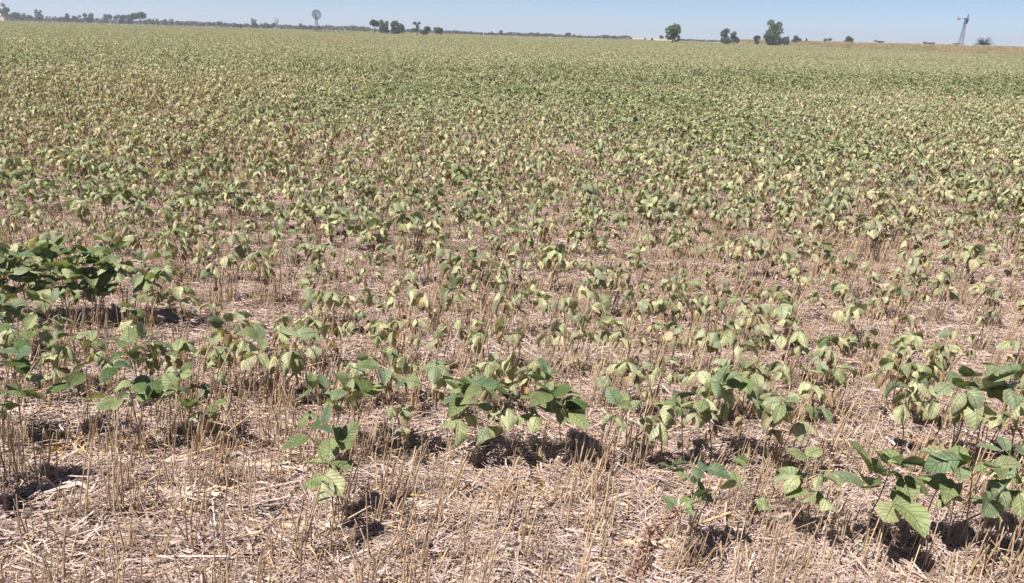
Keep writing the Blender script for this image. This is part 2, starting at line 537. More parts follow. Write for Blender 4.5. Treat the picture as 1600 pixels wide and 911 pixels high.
def wilt_map(x, y):
    """how far gone the crop is, over the field"""
    x, y = np.asarray(x, float), np.asarray(y, float)
    r = np.hypot(x, y)
    w = 0.71 + .30 * (vnoise(x, y, 3.1, 11) - .5) + .22 * (vnoise(x, y, 11, 12) - .5)
    g = lambda cx, cy, sx, sy: np.exp(-((x - cx) / sx) ** 2 - ((y - cy) / sy) ** 2)
    w -= .14 * g(2.5, 25, 9, 8.0) + .16 * g(13, 25, 10, 10) + .19 * g(27, 32, 13, 13) + .12 * g(-1.5, 16, 4, 3) + .14 * g(5, 10, 3.5, 2.5)
    w -= .5 * g(-2.65, 3.8, .62, .42) + .15 * g(-5.5, 6, 1.6, 2.2)
    w += .13 * g(-9, 14, 6, 6) + .18 * g(0, 62, 60, 18) + .08 * g(-6, 8.5, 3, 2) + .10 * g(16, 45, 20, 9)
    w -= .05 * np.clip((r - 90) / 100, 0, 1)
    return np.clip(w + .10 * (vnoise(x, y, .9, 14) - .5), .05, .95)

def density_map(x, y):
    x, y = np.asarray(x, float), np.asarray(y, float)
    r = np.hypot(x, y)
    d = np.clip(.68 + (r - 5.0) * .09, .6, 1.0) + .75 * (vnoise(x, y, 1.1, 21) - .5) + .3 * (vnoise(x, y, 5, 22) - .5)
    g = lambda cx, cy, sx, sy: np.exp(-((x - cx) / sx) ** 2 - ((y - cy) / sy) ** 2)
    d -= .6 * g(-3.75, 6.0, .3, 1.3) + .15 * g(-6, 12.5, 4, 1.8)
    d += .25 * g(-2.4, 5.6, 1.3, 1.2) + .2 * g(-1.5, 8, 4, 2)
    d += .35 * g(3.2, 6.2, 2.4, 1.0) + .3 * g(.8, 5.5, 1.2, .7)
    return np.clip(d, .04, 1.0)

WORDS = [(.28, 'dark green upright'), (.44, 'mid green slightly drooping'), (.6, 'pale green wilting'), (.78, 'pale yellow-green drooping'), (2, 'shrivelled straw-brown')]
def look(w):
    for lim, t in WORDS:
        if w < lim: return t

# rows A to E: (u, v of the crown in the photograph, wilt, height, leaf length, leaf count)
ROW_Y = [2.10, 2.58, 2.98, 3.37, 3.83, 4.25, 4.67, 5.10, 5.53]
ROW_WORD = ['nearest', 'second', 'third', 'fourth', 'fifth', 'sixth', 'seventh', 'eighth', 'ninth']
ROWS = {
 1: [(-30, 590, .18, .33, 0.088, 6), (18, 590, .15, .34, 0.092, 6), (120, 610, .22, .27, 0.088, 4), (206, 600, .12, .36, 0.101, 6), (280, 612, .2, .28, 0.088, 5), (335, 622, .3, .22, 0.079, 3),
     (515, 612, .3, .31, 0.092, 5), (560, 606, .27, .33, 0.097, 6), (596, 600, .3, .34, 0.088, 5), (635, 648, .6, .22, 0.062, 5), (705, 632, .24, .28, 0.092, 5), (752, 622, .28, .32, 0.097, 6),
     (792, 632, .25, .30, 0.092, 5), (850, 650, .3, .33, 0.088, 6), (882, 634, .2, .34, 0.101, 6), (985, 668, .36, .27, 0.079, 5), (1030, 682, .42, .27, 0.092, 4), (1075, 662, .36, .30, 0.092, 5),
     (1120, 652, .38, .33, 0.097, 6), (1165, 640, .42, .34, 0.092, 6), (1205, 648, .36, .33, 0.097, 6), (1245, 668, .34, .30, 0.097, 5), (1425, 640, .38, .33, 0.092, 5), (1465, 650, .36, .33, 0.097, 6),
     (1505, 640, .34, .36, 0.101, 6), (1545, 660, .36, .33, 0.097, 6), (1590, 660, .3, .36, 0.106, 6), (1640, 670, .35, .34, 0.097, 6)],
 2: [(-25, 540, .3, .3, .09, 6), (20, 535, .34, .3, .09, 6), (75, 548, .42, .27, .09, 5), (115, 545, .4, .28, .095, 5), (160, 552, .5, .26, .085, 5), (205, 530, .42, .31, .09, 6), (235, 560, .6, .24, .08, 5),
     (300, 552, .46, .28, .10, 5), (345, 558, .5, .28, .10, 5), (378, 548, .55, .28, .085, 5), (412, 545, .4, .30, .10, 5), (445, 560, .8, .24, .08, 5), (480, 552, .38, .29, .10, 5), (545, 572, .58, .25, .08, 4),
     (598, 585, .45, .27, .09, 5), (640, 575, .48, .28, .09, 5), (680, 568, .42, .29, .095, 5), (740, 582, .68, .25, .085, 5), (775, 575, .52, .27, .09, 5), (815, 572, .55, .28, .09, 5), (850, 588, .7, .25, .08, 5),
     (960, 600, .6, .27, .09, 5), (1005, 606, .92, .25, .075, 6), (1025, 588, .52, .28, .08, 5), (1085, 604, .58, .28, .095, 6), (1120, 590, .55, .3, .095, 5), (1160, 588, .5, .31, .095, 6), (1200, 598, .48, .3, .095, 5),
     (1245, 600, .46, .29, .09, 5), (1285, 606, .44, .28, .09, 5), (1390, 598, .5, .29, .095, 5), (1425, 612, .56, .27, .09, 5), (1460, 600, .48, .29, .09, 5), (1640, 610, .5, .3, .09, 6)],
 3: [(-20, 500, .2, .32, .095, 6), (25, 500, .22, .32, .095, 6), (70, 505, .3, .3, .09, 6), (205, 520, .44, .28, .09, 5), (335, 498, .55, .25, .085, 5), (372, 500, .46, .27, .09, 5), (425, 495, .6, .27, .085, 5), (455, 500, .55, .28, .09, 5),
     (492, 505, .64, .26, .08, 4), (525, 515, .72, .24, .08, 4), (568, 508, .52, .28, .09, 5), (590, 520, .58, .26, .085, 4), (625, 512, .68, .26, .085, 5), (655, 515, .82, .26, .08, 5), (690, 515, .55, .28, .09, 5),
     (735, 508, .5, .28, .08, 4), (765, 520, .66, .26, .085, 5), (812, 520, .72, .27, .085, 5), (845, 525, .8, .25, .08, 5), (880, 520, .6, .28, .09, 5), (905, 512, .55, .29, .085, 5), (945, 522, .54, .29, .09, 5), (985, 540, .95, .22, .07, 5),
     (1030, 515, .62, .29, .085, 5), (1050, 528, .58, .29, .09, 5), (1090, 530, .6, .27, .08, 5), (1128, 525, .52, .3, .1, 5), (1155, 520, .52, .29, .09, 5), (1195, 522, .56, .28, .09, 5), (1240, 528, .5, .28, .09, 5), (1275, 535, .6, .27, .09, 5),
     (1310, 535, .52, .27, .09, 5), (1355, 540, .6, .27, .085, 5), (1390, 538, .68, .27, .085, 5), (1425, 535, .5, .29, .09, 6), (1450, 545, .58, .27, .085, 5), (1490, 535, .54, .29, .09, 6), (1590, 545, .7, .27, .08, 5), (1640, 545, .6, .28, .09, 5)],
 4: [(-30, 455, .15, 0.41, 0.110, 9), (5, 450, .14, 0.42, 0.116, 9), (40, 455, .16, 0.41, 0.116, 9), (68, 462, .13, 0.42, 0.121, 9), (98, 458, .17, 0.41, 0.116, 9), (130, 462, .14, 0.42, 0.121, 9), (160, 455, .16, 0.41, 0.116, 9), (190, 462, .3, 0.38, 0.110, 8),
     (222, 470, .2, 0.38, 0.110, 8), (245, 490, .45, .28, .09, 5), (285, 490, .5, .28, .085, 5), (340, 465, .7, .22, .07, 4), (480, 458, .55, .27, .085, 5), (510, 455, .58, .27, .085, 5), (555, 452, .62, .27, .085, 5), (585, 460, .7, .26, .08, 5), (630, 458, .58, .27, .08, 5),
     (672, 462, .85, .24, .075, 5), (705, 458, .46, .3, .095, 6), (790, 470, .6, .26, .08, 5), (822, 430, .7, .24, .08, 4), (820, 465, .6, .27, .085, 5), (870, 468, .62, .26, .085, 5), (915, 470, .58, .28, .085, 5), (945, 462, .56, .29, .09, 5), (985, 468, .6, .29, .085, 5),
     (1040, 470, .52, .29, .09, 6), (1060, 478, .56, .28, .09, 5), (1125, 470, .6, .28, .08, 5), (1145, 476, .54, .28, .09, 5), (1180, 475, .58, .28, .085, 5), (1210, 480, .52, .28, .09, 5), (1240, 478, .6, .27, .085, 5), (1320, 478, .55, .28, .095, 5), (1345, 455, .6, .26, .085, 5), (1420, 485, .75, .26, .08, 5), (1540, 492, .7, .26, .08, 4), (1640, 490, .6, .27, .085, 5)],
}
def build_soybeans():
    rng = np.random.default_rng(5)
    # nearest row, placed by where each stem meets the soil
    front = [((532, 852), .20, .34, .095, 6, 'leggy soybean plant with wide dark green lobed leaves, left of centre in front', (-.03, 0)),
             ((1072, 885), .22, .32, .095, 8, 'green soybean plant with one drooping broad leaf in front of the pale cluster', (-.01, 0)),
             ((1160, 850), .24, .24, .085, 3, 'small soybean plant with two dark folded leaves beside the brown grass head', (0, 0)),
             ((1258, 862), .30, .30, .085, 6, 'soybean plant with a dry twisted leaf below two green ones, front right', (0, 0)),
             ((1345, 870), .22, .33, .11, 7, 'soybean plant with one broad crinkled leaf and a hanging lower leaf, front right', (.01, 0)),
             ((1500, 880), .24, .34, .105, 9, 'large leaved green soybean plant in the lower right corner', (0, 0)),
             ((1575, 890), .28, .34, .095, 9, 'bushy green soybean plant cut by the right edge of the photo, front row', (0, 0)),
             ((-60, 800), .2, .36, .11, 7, 'soybean plant at the lower left edge casting the dark shadow', (0, 0))]
    for i, (px, w, h, lf, nl, lab, lean) in enumerate(front):
        p = at(*px)
        hero_plant(p.x, p.y, 400 + i, w, lab, rz=rng.uniform(0, 6), height=h, leaf=lf, nleaf=nl, lean=lean)
    placed = []
    for row in (1, 2, 3, 4):
        lst = []
        for (u, v, w, h, lf, nl) in ROWS[row]:
            p = at(u, v, h * .8)
            y = p.y * .12 + ROW_Y[row] * .88
            d = ray(u, v)
            lst.append((d.x / d.y * y, y, w + (.05 if .3 < w < .85 else 0), h, lf, nl))
        lst.sort()
        for k, (x, y, w, h, lf, nl) in enumerate(lst):
            right = k >= len(lst) / 2
            n = len(lst) - k if right else k + 1
            lab = f'{look(w)} soybean plant, {ordinal(n)} from the {"right" if right else "left"} in the {ROW_WORD[row]} row'
            seed = 1000 * row + k
            if row == 1:
                hero_plant(x, y, seed, w, lab, rz=rng.uniform(0, 6), height=h, leaf=lf, nleaf=nl)
            else:
                row_model_copy(build_row_model(seed, w, height=h, leaf=lf, nleaf=nl), x, y, rng.uniform(0, 6.28), 1.0, lab)
            placed.append((x, y))
    # rows six to nine: copies of a few dozen models, each plant on its own
    models = []
    for i in range(30):
        w = .36 + .6 * (i / 29) ** 1.1
        models.append((w, build_row_model(7000 + i, w, height=rng.uniform(.24, .31), leaf=rng.uniform(.072, .09), nleaf=int(rng.integers(5, 8)))))
    mw = np.array([m[0] for m in models])
    for row in range(5, 9):
        Y = ROW_Y[row]
        half = .68 * Y + .35
        lst = []
        x = -half - .1
        while x < half + .1:
            x += rng.uniform(.07, .2)
            y = Y + rng.normal(0, .016)
            if rng.random() < density_map(x, y) * 1.3:
                lst.append((x, y))
        for k, (x, y) in enumerate(lst):
            w = float(np.clip(wilt_map(x, y) + rng.normal(0, .1), .36, .95))
            j = int(np.clip(np.argmin(np.abs(mw - w)) + rng.integers(-2, 3), 0, 29))
            right = k >= len(lst) / 2
            n = len(lst) - k if right else k + 1
            lab = f'{look(mw[j])} soybean plant, {ordinal(n)} from the {"right" if right else "left"} in the {ROW_WORD[row]} row'
            row_model_copy(models[j][1], x, y, rng.uniform(0, 6.28), rng.uniform(.72, 1.18), lab, tuple(rng.normal(0, .1, 2)))
            placed.append((x, y))
    return len(placed) + len(front)
N_SOY = build_soybeans()

# ------------------------------------------------------------------ scatter: stuff made of many instances of a model
def scatter(name, models, mat, pts, idx, rot, sca, label, cat):
    """one object: a cloud of points, each carrying one of the models"""
    coll = bpy.data.collections.new(name + '_models')
    for k, mb in enumerate(models):
        me = mb.mesh(name + '_model', mat)
        o = bpy.data.objects.new('%s_model_%03d' % (name, k), me)
        coll.objects.link(o)
    me = bpy.data.meshes.new(name)
    me.vertices.add(len(pts))
    me.vertices.foreach_set('co', np.asarray(pts, np.float32).ravel())
    me.update()
    a = me.attributes.new('pick', 'INT', 'POINT'); a.data.foreach_set('value', np.asarray(idx, np.int32))
    a = me.attributes.new('turn', 'FLOAT_VECTOR', 'POINT'); a.data.foreach_set('vector', np.asarray(rot, np.float32).ravel())
    a = me.attributes.new('size', 'FLOAT', 'POINT'); a.data.foreach_set('value', np.asarray(sca, np.float32))
    o = bpy.data.objects.new(name, me)
    COL.objects.link(o)
    g = bpy.data.node_groups.new(name + '_scatter', 'GeometryNodeTree')
    g.interface.new_socket(name='Geometry', in_out='INPUT', socket_type='NodeSocketGeometry')
    g.interface.new_socket(name='Geometry', in_out='OUTPUT', socket_type='NodeSocketGeometry')
    gi, go = g.nodes.new('NodeGroupInput'), g.nodes.new('NodeGroupOutput')
    ci = g.nodes.new('GeometryNodeCollectionInfo')
    ci.inputs['Collection'].default_value = coll
    ci.inputs['Separate Children'].default_value = True
    ci.inputs['Reset Children'].default_value = True
    iop = g.nodes.new('GeometryNodeInstanceOnPoints')
    iop.inputs['Pick Instance'].default_value = True
    def named(nm, typ):
        n = g.nodes.new('GeometryNodeInputNamedAttribute'); n.data_type = typ
        n.inputs['Name'].default_value = nm
        return n.outputs['Attribute']
    e2r = g.nodes.new('FunctionNodeEulerToRotation')
    L = g.links.new
    L(gi.outputs[0], iop.inputs['Points'])
    L(ci.outputs[0], iop.inputs['Instance'])
    L(named('pick', 'INT'), iop.inputs['Instance Index'])
    L(named('turn', 'FLOAT_VECTOR'), e2r.inputs[0])
    L(e2r.outputs[0], iop.inputs['Rotation'])
    L(named('size', 'FLOAT'), iop.inputs['Scale'])
    L(iop.outputs[0], go.inputs[0])
    md = o.modifiers.new('scatter', 'NODES'); md.node_group = g
    tag(o, label, cat, kind='stuff')
    return o

WEDGE = math.tan(RAD(41))
def in_view(x, y): return (np.abs(x) < WEDGE * (np.asarray(y) + .8)) & (np.asarray(y) > .9)

# ------------------------------------------------------------------ the rest of the crop
def build_field():
    rng = np.random.default_rng(77)
    models, mw = [], []
    for i in range(28):
        w = .14 + .78 * i / 27
        models.append(flat_plant(9000 + i, w, height=rng.uniform(.25, .34) if w > .4 else rng.uniform(.32, .40), leaf=rng.uniform(.072, .092), nleaf=int(rng.integers(6, 8)), lod=2))
        mw.append(w)
    mw = np.array(mw)
    # patches for the distance
    PW = [.16, .3, .42, .52, .62, .75]
    first_patch = len(models)
    def patch(size, per_m2, wilt, seed):
        r = np.random.default_rng(seed)
        mb = MB()
        lib = [flat_plant(seed * 50 + q, float(np.clip(wilt + r.normal(0, .10), .08, .95)), height=r.uniform(.26, .36), leaf=.095, nleaf=5, lod=1) for q in range(14)]
        n = int(size * size * per_m2)
        for _ in range(n):
            a, s = r.uniform(0, 6.28), r.uniform(.8, 1.2)
            M = np.eye(4)
            M[:3, :3] = np.array([[math.cos(a), -math.sin(a), 0], [math.sin(a), math.cos(a), 0], [0, 0, 1]]) * s
            M[:3, 3] = (r.uniform(-size / 2, size / 2), r.uniform(-size / 2, size / 2), 0)
            mb.add(lib[r.integers(14)], M, tint=r.uniform(.62, 1.22) * np.ones(3))
        return mb
    for i, w in enumerate(PW): models.append(patch(2.0, 14.5, w, 31 + i))
    for i, w in enumerate(PW): models.append(patch(6.0, 10, w, 61 + i))
    P, I, R, S = [], [], [], []
    y = 5.95
    MID = 22.0
    while y < MID:
        half = WEDGE * (y + .8)
        x = np.cumsum(rng.uniform(.04, .13, int(2 * half / .085) + 5)) - half
        yy = y + rng.normal(0, .03, len(x))
        keep = (rng.random(len(x)) < density_map(x, yy) * 1.05) & (x < half)
        x, yy = x[keep], yy[keep]
        w = np.clip(wilt_map(x, yy) + rng.normal(0, .10, len(x)), .14, .92)
        j = np.clip(np.round((w - .14) / .78 * 27) + rng.integers(-1, 2, len(x)), 0, 27)
        P.append(np.stack([x, yy, ground_z(x, yy)], -1)); I.append(j)
        R.append(np.stack([rng.normal(0, .08, len(x)), rng.normal(0, .08, len(x)), rng.uniform(0, 6.28, len(x))], -1))
        S.append(rng.uniform(.7, 1.18, len(x)))
        y += .43
    def far(y0, y1, step, off):
        gy = np.arange(y0, y1, step)
        for y in gy:
            half = WEDGE * (y + 2)
            x = np.arange(-half, half, step) + rng.uniform(-step / 2, step / 2)
            yy = np.full(len(x), y) + rng.uniform(-.1, .1, len(x)) * step
            ok = verge_dist(x, yy) < -1.5 - step / 2
            x, yy = x[ok], yy[ok]
            if not len(x): continue
            w = wilt_map(x, yy) + rng.normal(0, .07, len(x))
            j = np.argmin(np.abs(w[:, None] - np.array(PW)[None]), 1)
            P.append(np.stack([x, yy, 0 * x], -1)); I.append(first_patch + off + j)
            R.append(np.stack([0 * x, 0 * x, rng.integers(0, 4, len(x)) * math.pi / 2], -1))
            S.append(np.ones(len(x)))
    far(MID + 1.2, 74, 2.0, 0)
    far(76, 318, 6.0, len(PW))
    scatter('soybean_field', models, M_LEAF, np.concatenate(P), np.concatenate(I), np.concatenate(R), np.concatenate(S),
            'pale wilting soybean crop covering the field to the horizon', 'soybean crop')
build_field()

# ------------------------------------------------------------------ wheat stubble
STUB_LEAN = 0.15
def stubble_tuft(seed, n=None):
    r = np.random.default_rng(seed)
    mb = MB()
    n = n or int(r.integers(5, 14))
    base = r.normal(0, .014, (n, 2)) * np.array([1.6, 1])
    hh = r.uniform(.18, .31)
    for k in range(n):
        h = hh * r.uniform(.55, 1.1)
        lean = np.array([STUB_LEAN * h + r.normal(0, .02), r.normal(0, .02)])
        if r.random() < .12: lean += r.normal(0, .09, 2)
        tone = mixv((0.45, 0.31, 0.185), (0.58, 0.455, 0.32), r.random()) * r.uniform(.75, 1.15)
        if r.random() < .2: tone = np.array([.30, .21, .14]) * r.uniform(.8, 1.2)
        t = np.linspace(0, 1, 4)
        pts = np.stack([base[k, 0] + lean[0] * t ** 1.3, base[k, 1] + lean[1] * t ** 1.3, -.02 + (h + .02) * t], -1)
        if r.random() < .16:                                    # snapped over
            a = r.uniform(0, 6.28); f = r.uniform(.3, .75)
            kn = pts[0] + (pts[-1] - pts[0]) * f
            L2 = h * (1 - f) * r.uniform(.8, 1.6)
            pts = np.stack([pts[0], (pts[0] + kn) / 2, kn, kn + np.array([math.cos(a) * L2 * .8, math.sin(a) * L2 * .8, -L2 * r.uniform(-.3, .7)])])
        mb.tube(pts, r.uniform(.0014, .0025), tone, 5, cap=True)
        if r.random() < .45:                                   # a shred of leaf sheath
            a = r.uniform(0, 6.28); L = r.uniform(.03, .09); f = r.uniform(.1, .6)
            p0 = pts[0] + (pts[-1] - pts[0]) * f
            q = np.linspace(0, 1, 4)
            c = p0 + np.stack([math.cos(a) * L * q * .8, math.sin(a) * L * q * .8, L * (.5 * q - 1.0 * q * q)], -1)
            sd = np.array([-math.sin(a), math.cos(a), .2]) * .0028 * (1 - q * .7)[:, None]
            mb.grid(np.stack([c - sd, c + sd], 1), tone * 1.1)
    # ragged dry leaf base
    for k in range(int(r.integers(4, 9))):
        a = r.uniform(0, 6.28); L = r.uniform(.03, .08)
        p0 = np.append(r.normal(0, .02, 2), .0)
        q = np.linspace(0, 1, 4)
        c = p0 + np.stack([math.cos(a) * L * q, math.sin(a) * L * q, L * (1.0 * q - .9 * q * q) * r.uniform(.3, 1)], -1)
        sd = np.array([-math.sin(a), math.cos(a), .0]) * .0022 * (1 - q * .7)[:, None]
        mb.grid(np.stack([c - sd, c + sd], 1), np.array([.36, .26, .18]) * r.uniform(.6, 1.3))
    return mb

def build_stubble():
    rng = np.random.default_rng(8)
    models = [stubble_tuft(300 + i) for i in range(22)]
    meshes = [m.mesh('stubble_tuft', M_STRAW) for m in models]
    P, I, R, S = [], [], [], []
    y, row = 1.42, 0
    seen = 0
    while y < 17:
        half = WEDGE * (y + .8)
        step = .075 if y < 6 else .11
        x = np.cumsum(rng.uniform(.35, 1.65, int(2 * half / step)) * step) - half
        x = x[x < half]
        yy = y + rng.normal(0, .018, len(x)) + .03 * (vnoise(x, 0 * x + y, .5, 41) - .5)
        dens = np.clip(.86 + 1.6 * (vnoise(x, yy, .33, 42) - .5) + .6 * (vnoise(x, yy, 1.7, 43) - .5), .06, 1) * (1 if y < 2.4 else .42 if y < 6 else .32)
        ok = rng.random(len(x)) < dens
        x, yy = x[ok], yy[ok]
        z = ground_z(x, yy)
        j = rng.integers(0, len(models), len(x))
        rot = np.stack([rng.normal(0, .05, len(x)), rng.normal(0, .05, len(x)), rng.normal(0, .35, len(x))], -1)
        s = rng.uniform(.7, 1.12, len(x)) * (1 if y < 3.2 else .86 if y < 6 else .74)
        if 1.6 < y < 2.62:                                     # the front rows stand as single tufts
            inn = np.abs(x) < .70 * y + .35
            xs = np.where(inn)[0]
            words = ['nearest', 'second nearest', 'third nearest', 'fourth nearest', 'fifth nearest', 'sixth nearest', 'seventh nearest']
            for k, i in enumerate(xs):
                right = k >= len(xs) / 2
                n = len(xs) - k if right else k + 1
                o = bpy.data.objects.new('stubble_tuft', meshes[j[i]])
                COL.objects.link(o)
                o.location = (x[i], yy[i], z[i]); o.rotation_euler = rot[i]; o.scale = (s[i],) * 3
                tag(o, f'tuft of cut wheat straw, {ordinal(n)} from the {"right" if right else "left"} in the {words[row]} stubble row', 'stubble tuft', 'tufts of wheat stubble in front')
            keep = ~inn
            x, yy, z, j, rot, s = x[keep], yy[keep], z[keep], j[keep], rot[keep], s[keep]
            row += 1
        P.append(np.stack([x, yy, z], -1)); I.append(j); R.append(rot); S.append(s)
        y += .185 if y < 6 else .22
    for Y in ROW_Y[1:] + [5.96 + .43 * k for k in range(9)]:     # thicker along the drill rows
        half = WEDGE * (Y + .8)
        step = .062 if Y < 6 else .09
        x = np.cumsum(rng.uniform(.4, 1.6, int(2 * half / step)) * step) - half
        yy = Y + rng.normal(0, .03, len(x))
        ok = (x < half) & (rng.random(len(x)) < np.clip(.35 + 1.3 * vnoise(x, yy, .4, 47), 0, 1) * (1 if Y < 4 else .75 if Y < 6 else .4))
        x, yy = x[ok], yy[ok]
        P.append(np.stack([x, yy, ground_z(x, yy)], -1)); I.append(rng.integers(0, len(models), len(x)))
        R.append(np.stack([rng.normal(0, .05, len(x)), rng.normal(0, .05, len(x)), rng.normal(0, .35, len(x))], -1))
        S.append(rng.uniform(.65, .95, len(x)))
    scatter('wheat_stubble', models, M_STRAW, np.concatenate(P), np.concatenate(I), np.concatenate(R), np.concatenate(S),
            'upright cut wheat straws standing between the soybean plants', 'stubble')
build_stubble()

# ------------------------------------------------------------------ straw litter and fallen leaves
def litter_patch(seed, n=1500, size=.5):
    r = np.random.default_rng(seed)
    mb = MB()
    for k in range(n):
        c = np.append(r.normal(0, size * .36, 2), 0)
        a = r.uniform(0, math.pi) if r.random() < .5 else r.normal(.15, .5)
        L = r.uniform(.015, .095) if r.random() < .86 else r.uniform(.1, .22)
        el = r.normal(0, .13)
        d = np.array([math.cos(a) * math.cos(el), math.sin(a) * math.cos(el), math.sin(el)])
        c[2] = .003 + r.random() ** 2 * .026 + abs(math.sin(el)) * L * .4
        b = np.array([-d[1], d[0], 0]) * r.normal(0, .08) * L
        pts = np.stack([c - d * L / 2, c + b, c + d * L / 2])
        tone = mixv((0.385, 0.275, 0.235), (0.63, 0.495, 0.44), r.random()) * r.uniform(.72, 1.1)
        u = r.random()
        if u < .16: tone = np.array([.25, .185, .15]) * r.uniform(.7, 1.3)
        elif u < .22: tone = np.array([.50, .33, .16]) * r.uniform(.8, 1.1)
        if r.random() < .45:
            mb.tube(pts, r.uniform(.0007, .0016), tone, 3)
        elif r.random() < .5:                                   # curling strand of leaf
            q = np.linspace(-1, 1, 6)
            cv = r.normal(0, .35) * L
            pts = c + q[:, None] * d * L * .6 + np.outer(q * q - .4, np.array([-d[1], d[0], r.uniform(-.2, .9)])) * cv
            pts[:, 2] = np.maximum(pts[:, 2], .002)
            sd = np.array([-d[1], d[0], .3]) * r.uniform(.0007, .0016)
            mb.grid(np.stack([pts - sd, pts + sd], 1), tone)
        else:                                                   # flat shred
            sd = np.array([-d[1], d[0], r.normal(0, .4)]) * r.uniform(.0012, .0030)
            mb.grid(np.stack([pts - sd, pts + sd], 1), tone)
    return mb
def build_litter():
    rng = np.random.default_rng(12)
    models = [litter_patch(500 + i) for i in range(6)]
    P, I, R, S = [], [], [], []
    for y0, y1, st in ((1.2, 6.0, .25), (6.0, 11.0, .38), (11, 20, .8)):
        gy, gx = np.meshgrid(np.arange(y0, y1, st), np.arange(-22, 22, st), indexing='ij')
        x = (gx + rng.uniform(-.5, .5, gx.shape) * st).ravel(); y = (gy + rng.uniform(-.5, .5, gx.shape) * st).ravel()
        ok = in_view(x, y) & (rng.random(len(x)) < np.clip(1.05 - 1.0 * (vnoise(x, y, .38, 51) < .40), 0.04, 1))
        x, y = x[ok], y[ok]
        P.append(np.stack([x, y, ground_z(x, y) - .002], -1)); I.append(rng.integers(0, 6, len(x)))
        R.append(np.stack([rng.normal(0, .03, len(x)), rng.normal(0, .03, len(x)), rng.normal(0, .5, len(x)) + math.pi * rng.integers(0, 2, len(x))], -1))
        S.append(rng.uniform(.85, 1.2, len(x)))
    scatter('straw_litter', models, M_STRAW, np.concatenate(P), np.concatenate(I), np.concatenate(R), np.concatenate(S),
            'pale chopped straw lying loose over the soil', 'straw litter')
    # fallen curled soybean leaves
    fl = []
    for i in range(8):
        r = np.random.default_rng(620 + i)
        mb = MB()
        L = r.uniform(.03, .055)
        tone = mixv((.46, .30, .13), (.55, .43, .25), r.random()) if i < 6 else np.array((.30, .16, .08))
        mb.grid(leaflet_grid(r, np.array([0, 0, .012]), r.uniform(0, 6), .4, r.normal(0, .5), L, L * .6, 1.2, r.uniform(-1, 1), .14, 6, 5), tone)
        fl.append(mb)
    n = 5200
    y = rng.uniform(1.4, 13, n); x = rng.uniform(-1, 1, n) * WEDGE * (y + .8)
    row_near = np.abs(((y - 2.12) / .43 + .5) % 1 - .5)
    ok = rng.random(n) < np.clip(1.1 - 1.8 * row_near, .1, 1) * np.clip(.25 + 1.5 * (vnoise(x, y, .5, 61) - .35), .03, 1)
    x, y = x[ok], y[ok]
    for (u, v, sx, sy, k) in ((55, 715, .16, .05, 170), (790, 775, .10, .04, 60), (820, 778, .06, .03, 40), (140, 700, .12, .03, 50)):
        p = at(u, v)
        x = np.append(x, p.x + rng.normal(0, sx, k)); y = np.append(y, p.y + rng.normal(0, sy, k))
    scatter('fallen_leaves', fl, M_LEAF, np.stack([x, y, ground_z(x, y) + rng.uniform(0, .02, len(x))], -1), rng.integers(0, 8, len(x)),
            np.stack([rng.normal(0, .4, len(x)), rng.normal(0, .4, len(x)), rng.uniform(0, 6.28, len(x))], -1), rng.uniform(.6, 1.1, len(x)),
            'curled yellow-brown leaves fallen under the soybean rows', 'fallen leaves')
build_litter()

# ------------------------------------------------------------------ old corn stalks lying on the ground
def corn_stalk(u, v, ang, L, r0, tone, label):
    p = at(u, v)
    z = float(ground_z(p.x, p.y))
    root = bpy.data.objects.new('corn_stalk', None); 
    rng = np.random.default_rng(int(u * 7 + v))
    mb = MB()
    t = np.linspace(-.5, .5, 15)
    rr = r0 * (1 + .16 * (np.abs(((t + .5) * 2.6) % 1 - .5) > .42)) * (1 - .25 * (t + .5))
    pts = np.stack([t * L, .012 * np.sin(t * 3 + rng.uniform(0, 3)) * L * 3, r0 * .9 + .006 + 0 * t], -1)
    mb.tube(pts, rr, tone, 10, cap=True)
    for k in range(4):                                          # peeling husk
        q = np.linspace(0, 1, 5); a0 = rng.uniform(-.4, .3) * L; a = rng.normal(0, .4)
        Lh = rng.uniform(.05, .1)
        c = np.stack([a0 + math.cos(a) * Lh * q, math.sin(a) * Lh * q, r0 * 1.9 + .02 * np.sin(q * 3)], -1)
        sd = np.array([-math.sin(a), math.cos(a), 0]) * .006 * (1 - .6 * q)[:, None]
        mb.grid(np.stack([c - sd, c + sd], 1), np.asarray(tone) * 1.1)
    o = mb.obj('corn_stalk', M_STRAW)
    o.location = (p.x, p.y, z); o.rotation_euler = (0, rng.normal(0, .05), ang)
    tag(o, label, 'corn stalk', 'old corn stalks lying in the straw')
    bpy.data.objects.remove(root)
for a in ((980, 790, -.12, .20, .011, (.36, .27, .2), 'thick brown corn stalk lying across the straw right of the green weed'),
          (435, 742, -.1, .24, .013, (.50, .39, .29), 'pale corn stalk lying behind the leggy soybean plant at left of centre'),
          (635, 803, .05, .13, .012, (.46, .36, .28), 'short stub of corn stalk beside the dark clod in front'),
          (100, 772, .1, .16, .012, (.62, .54, .46), 'short whitish hollow corn stalk near the lower left shadow'),
          (310, 787, -.12, .18, .012, (.58, .47, .37), 'whitish corn stalk lying between stubble tufts at lower left'),
          (480, 838, -.06, .17, .012, (.50, .40, .29), 'tan corn stalk lying in the nearest straw, left of centre'),
          (770, 800, -.2, .20, .010, (.56, .46, .37), 'slim pale corn stalk lying behind the middle stubble'),
          (1010, 862, -.03, .16, .012, (.48, .38, .27), 'tan corn stalk lying beneath the brown grass head'),
          (470, 640, .12, .18, .012, (.60, .51, .44), 'whitish corn stalk lying under the second row, left of centre'),
          (1535, 572, -.08, .26, .012, (.52, .41, .30), 'long tan corn stalk lying near the right edge between rows')):
    corn_stalk(*a)

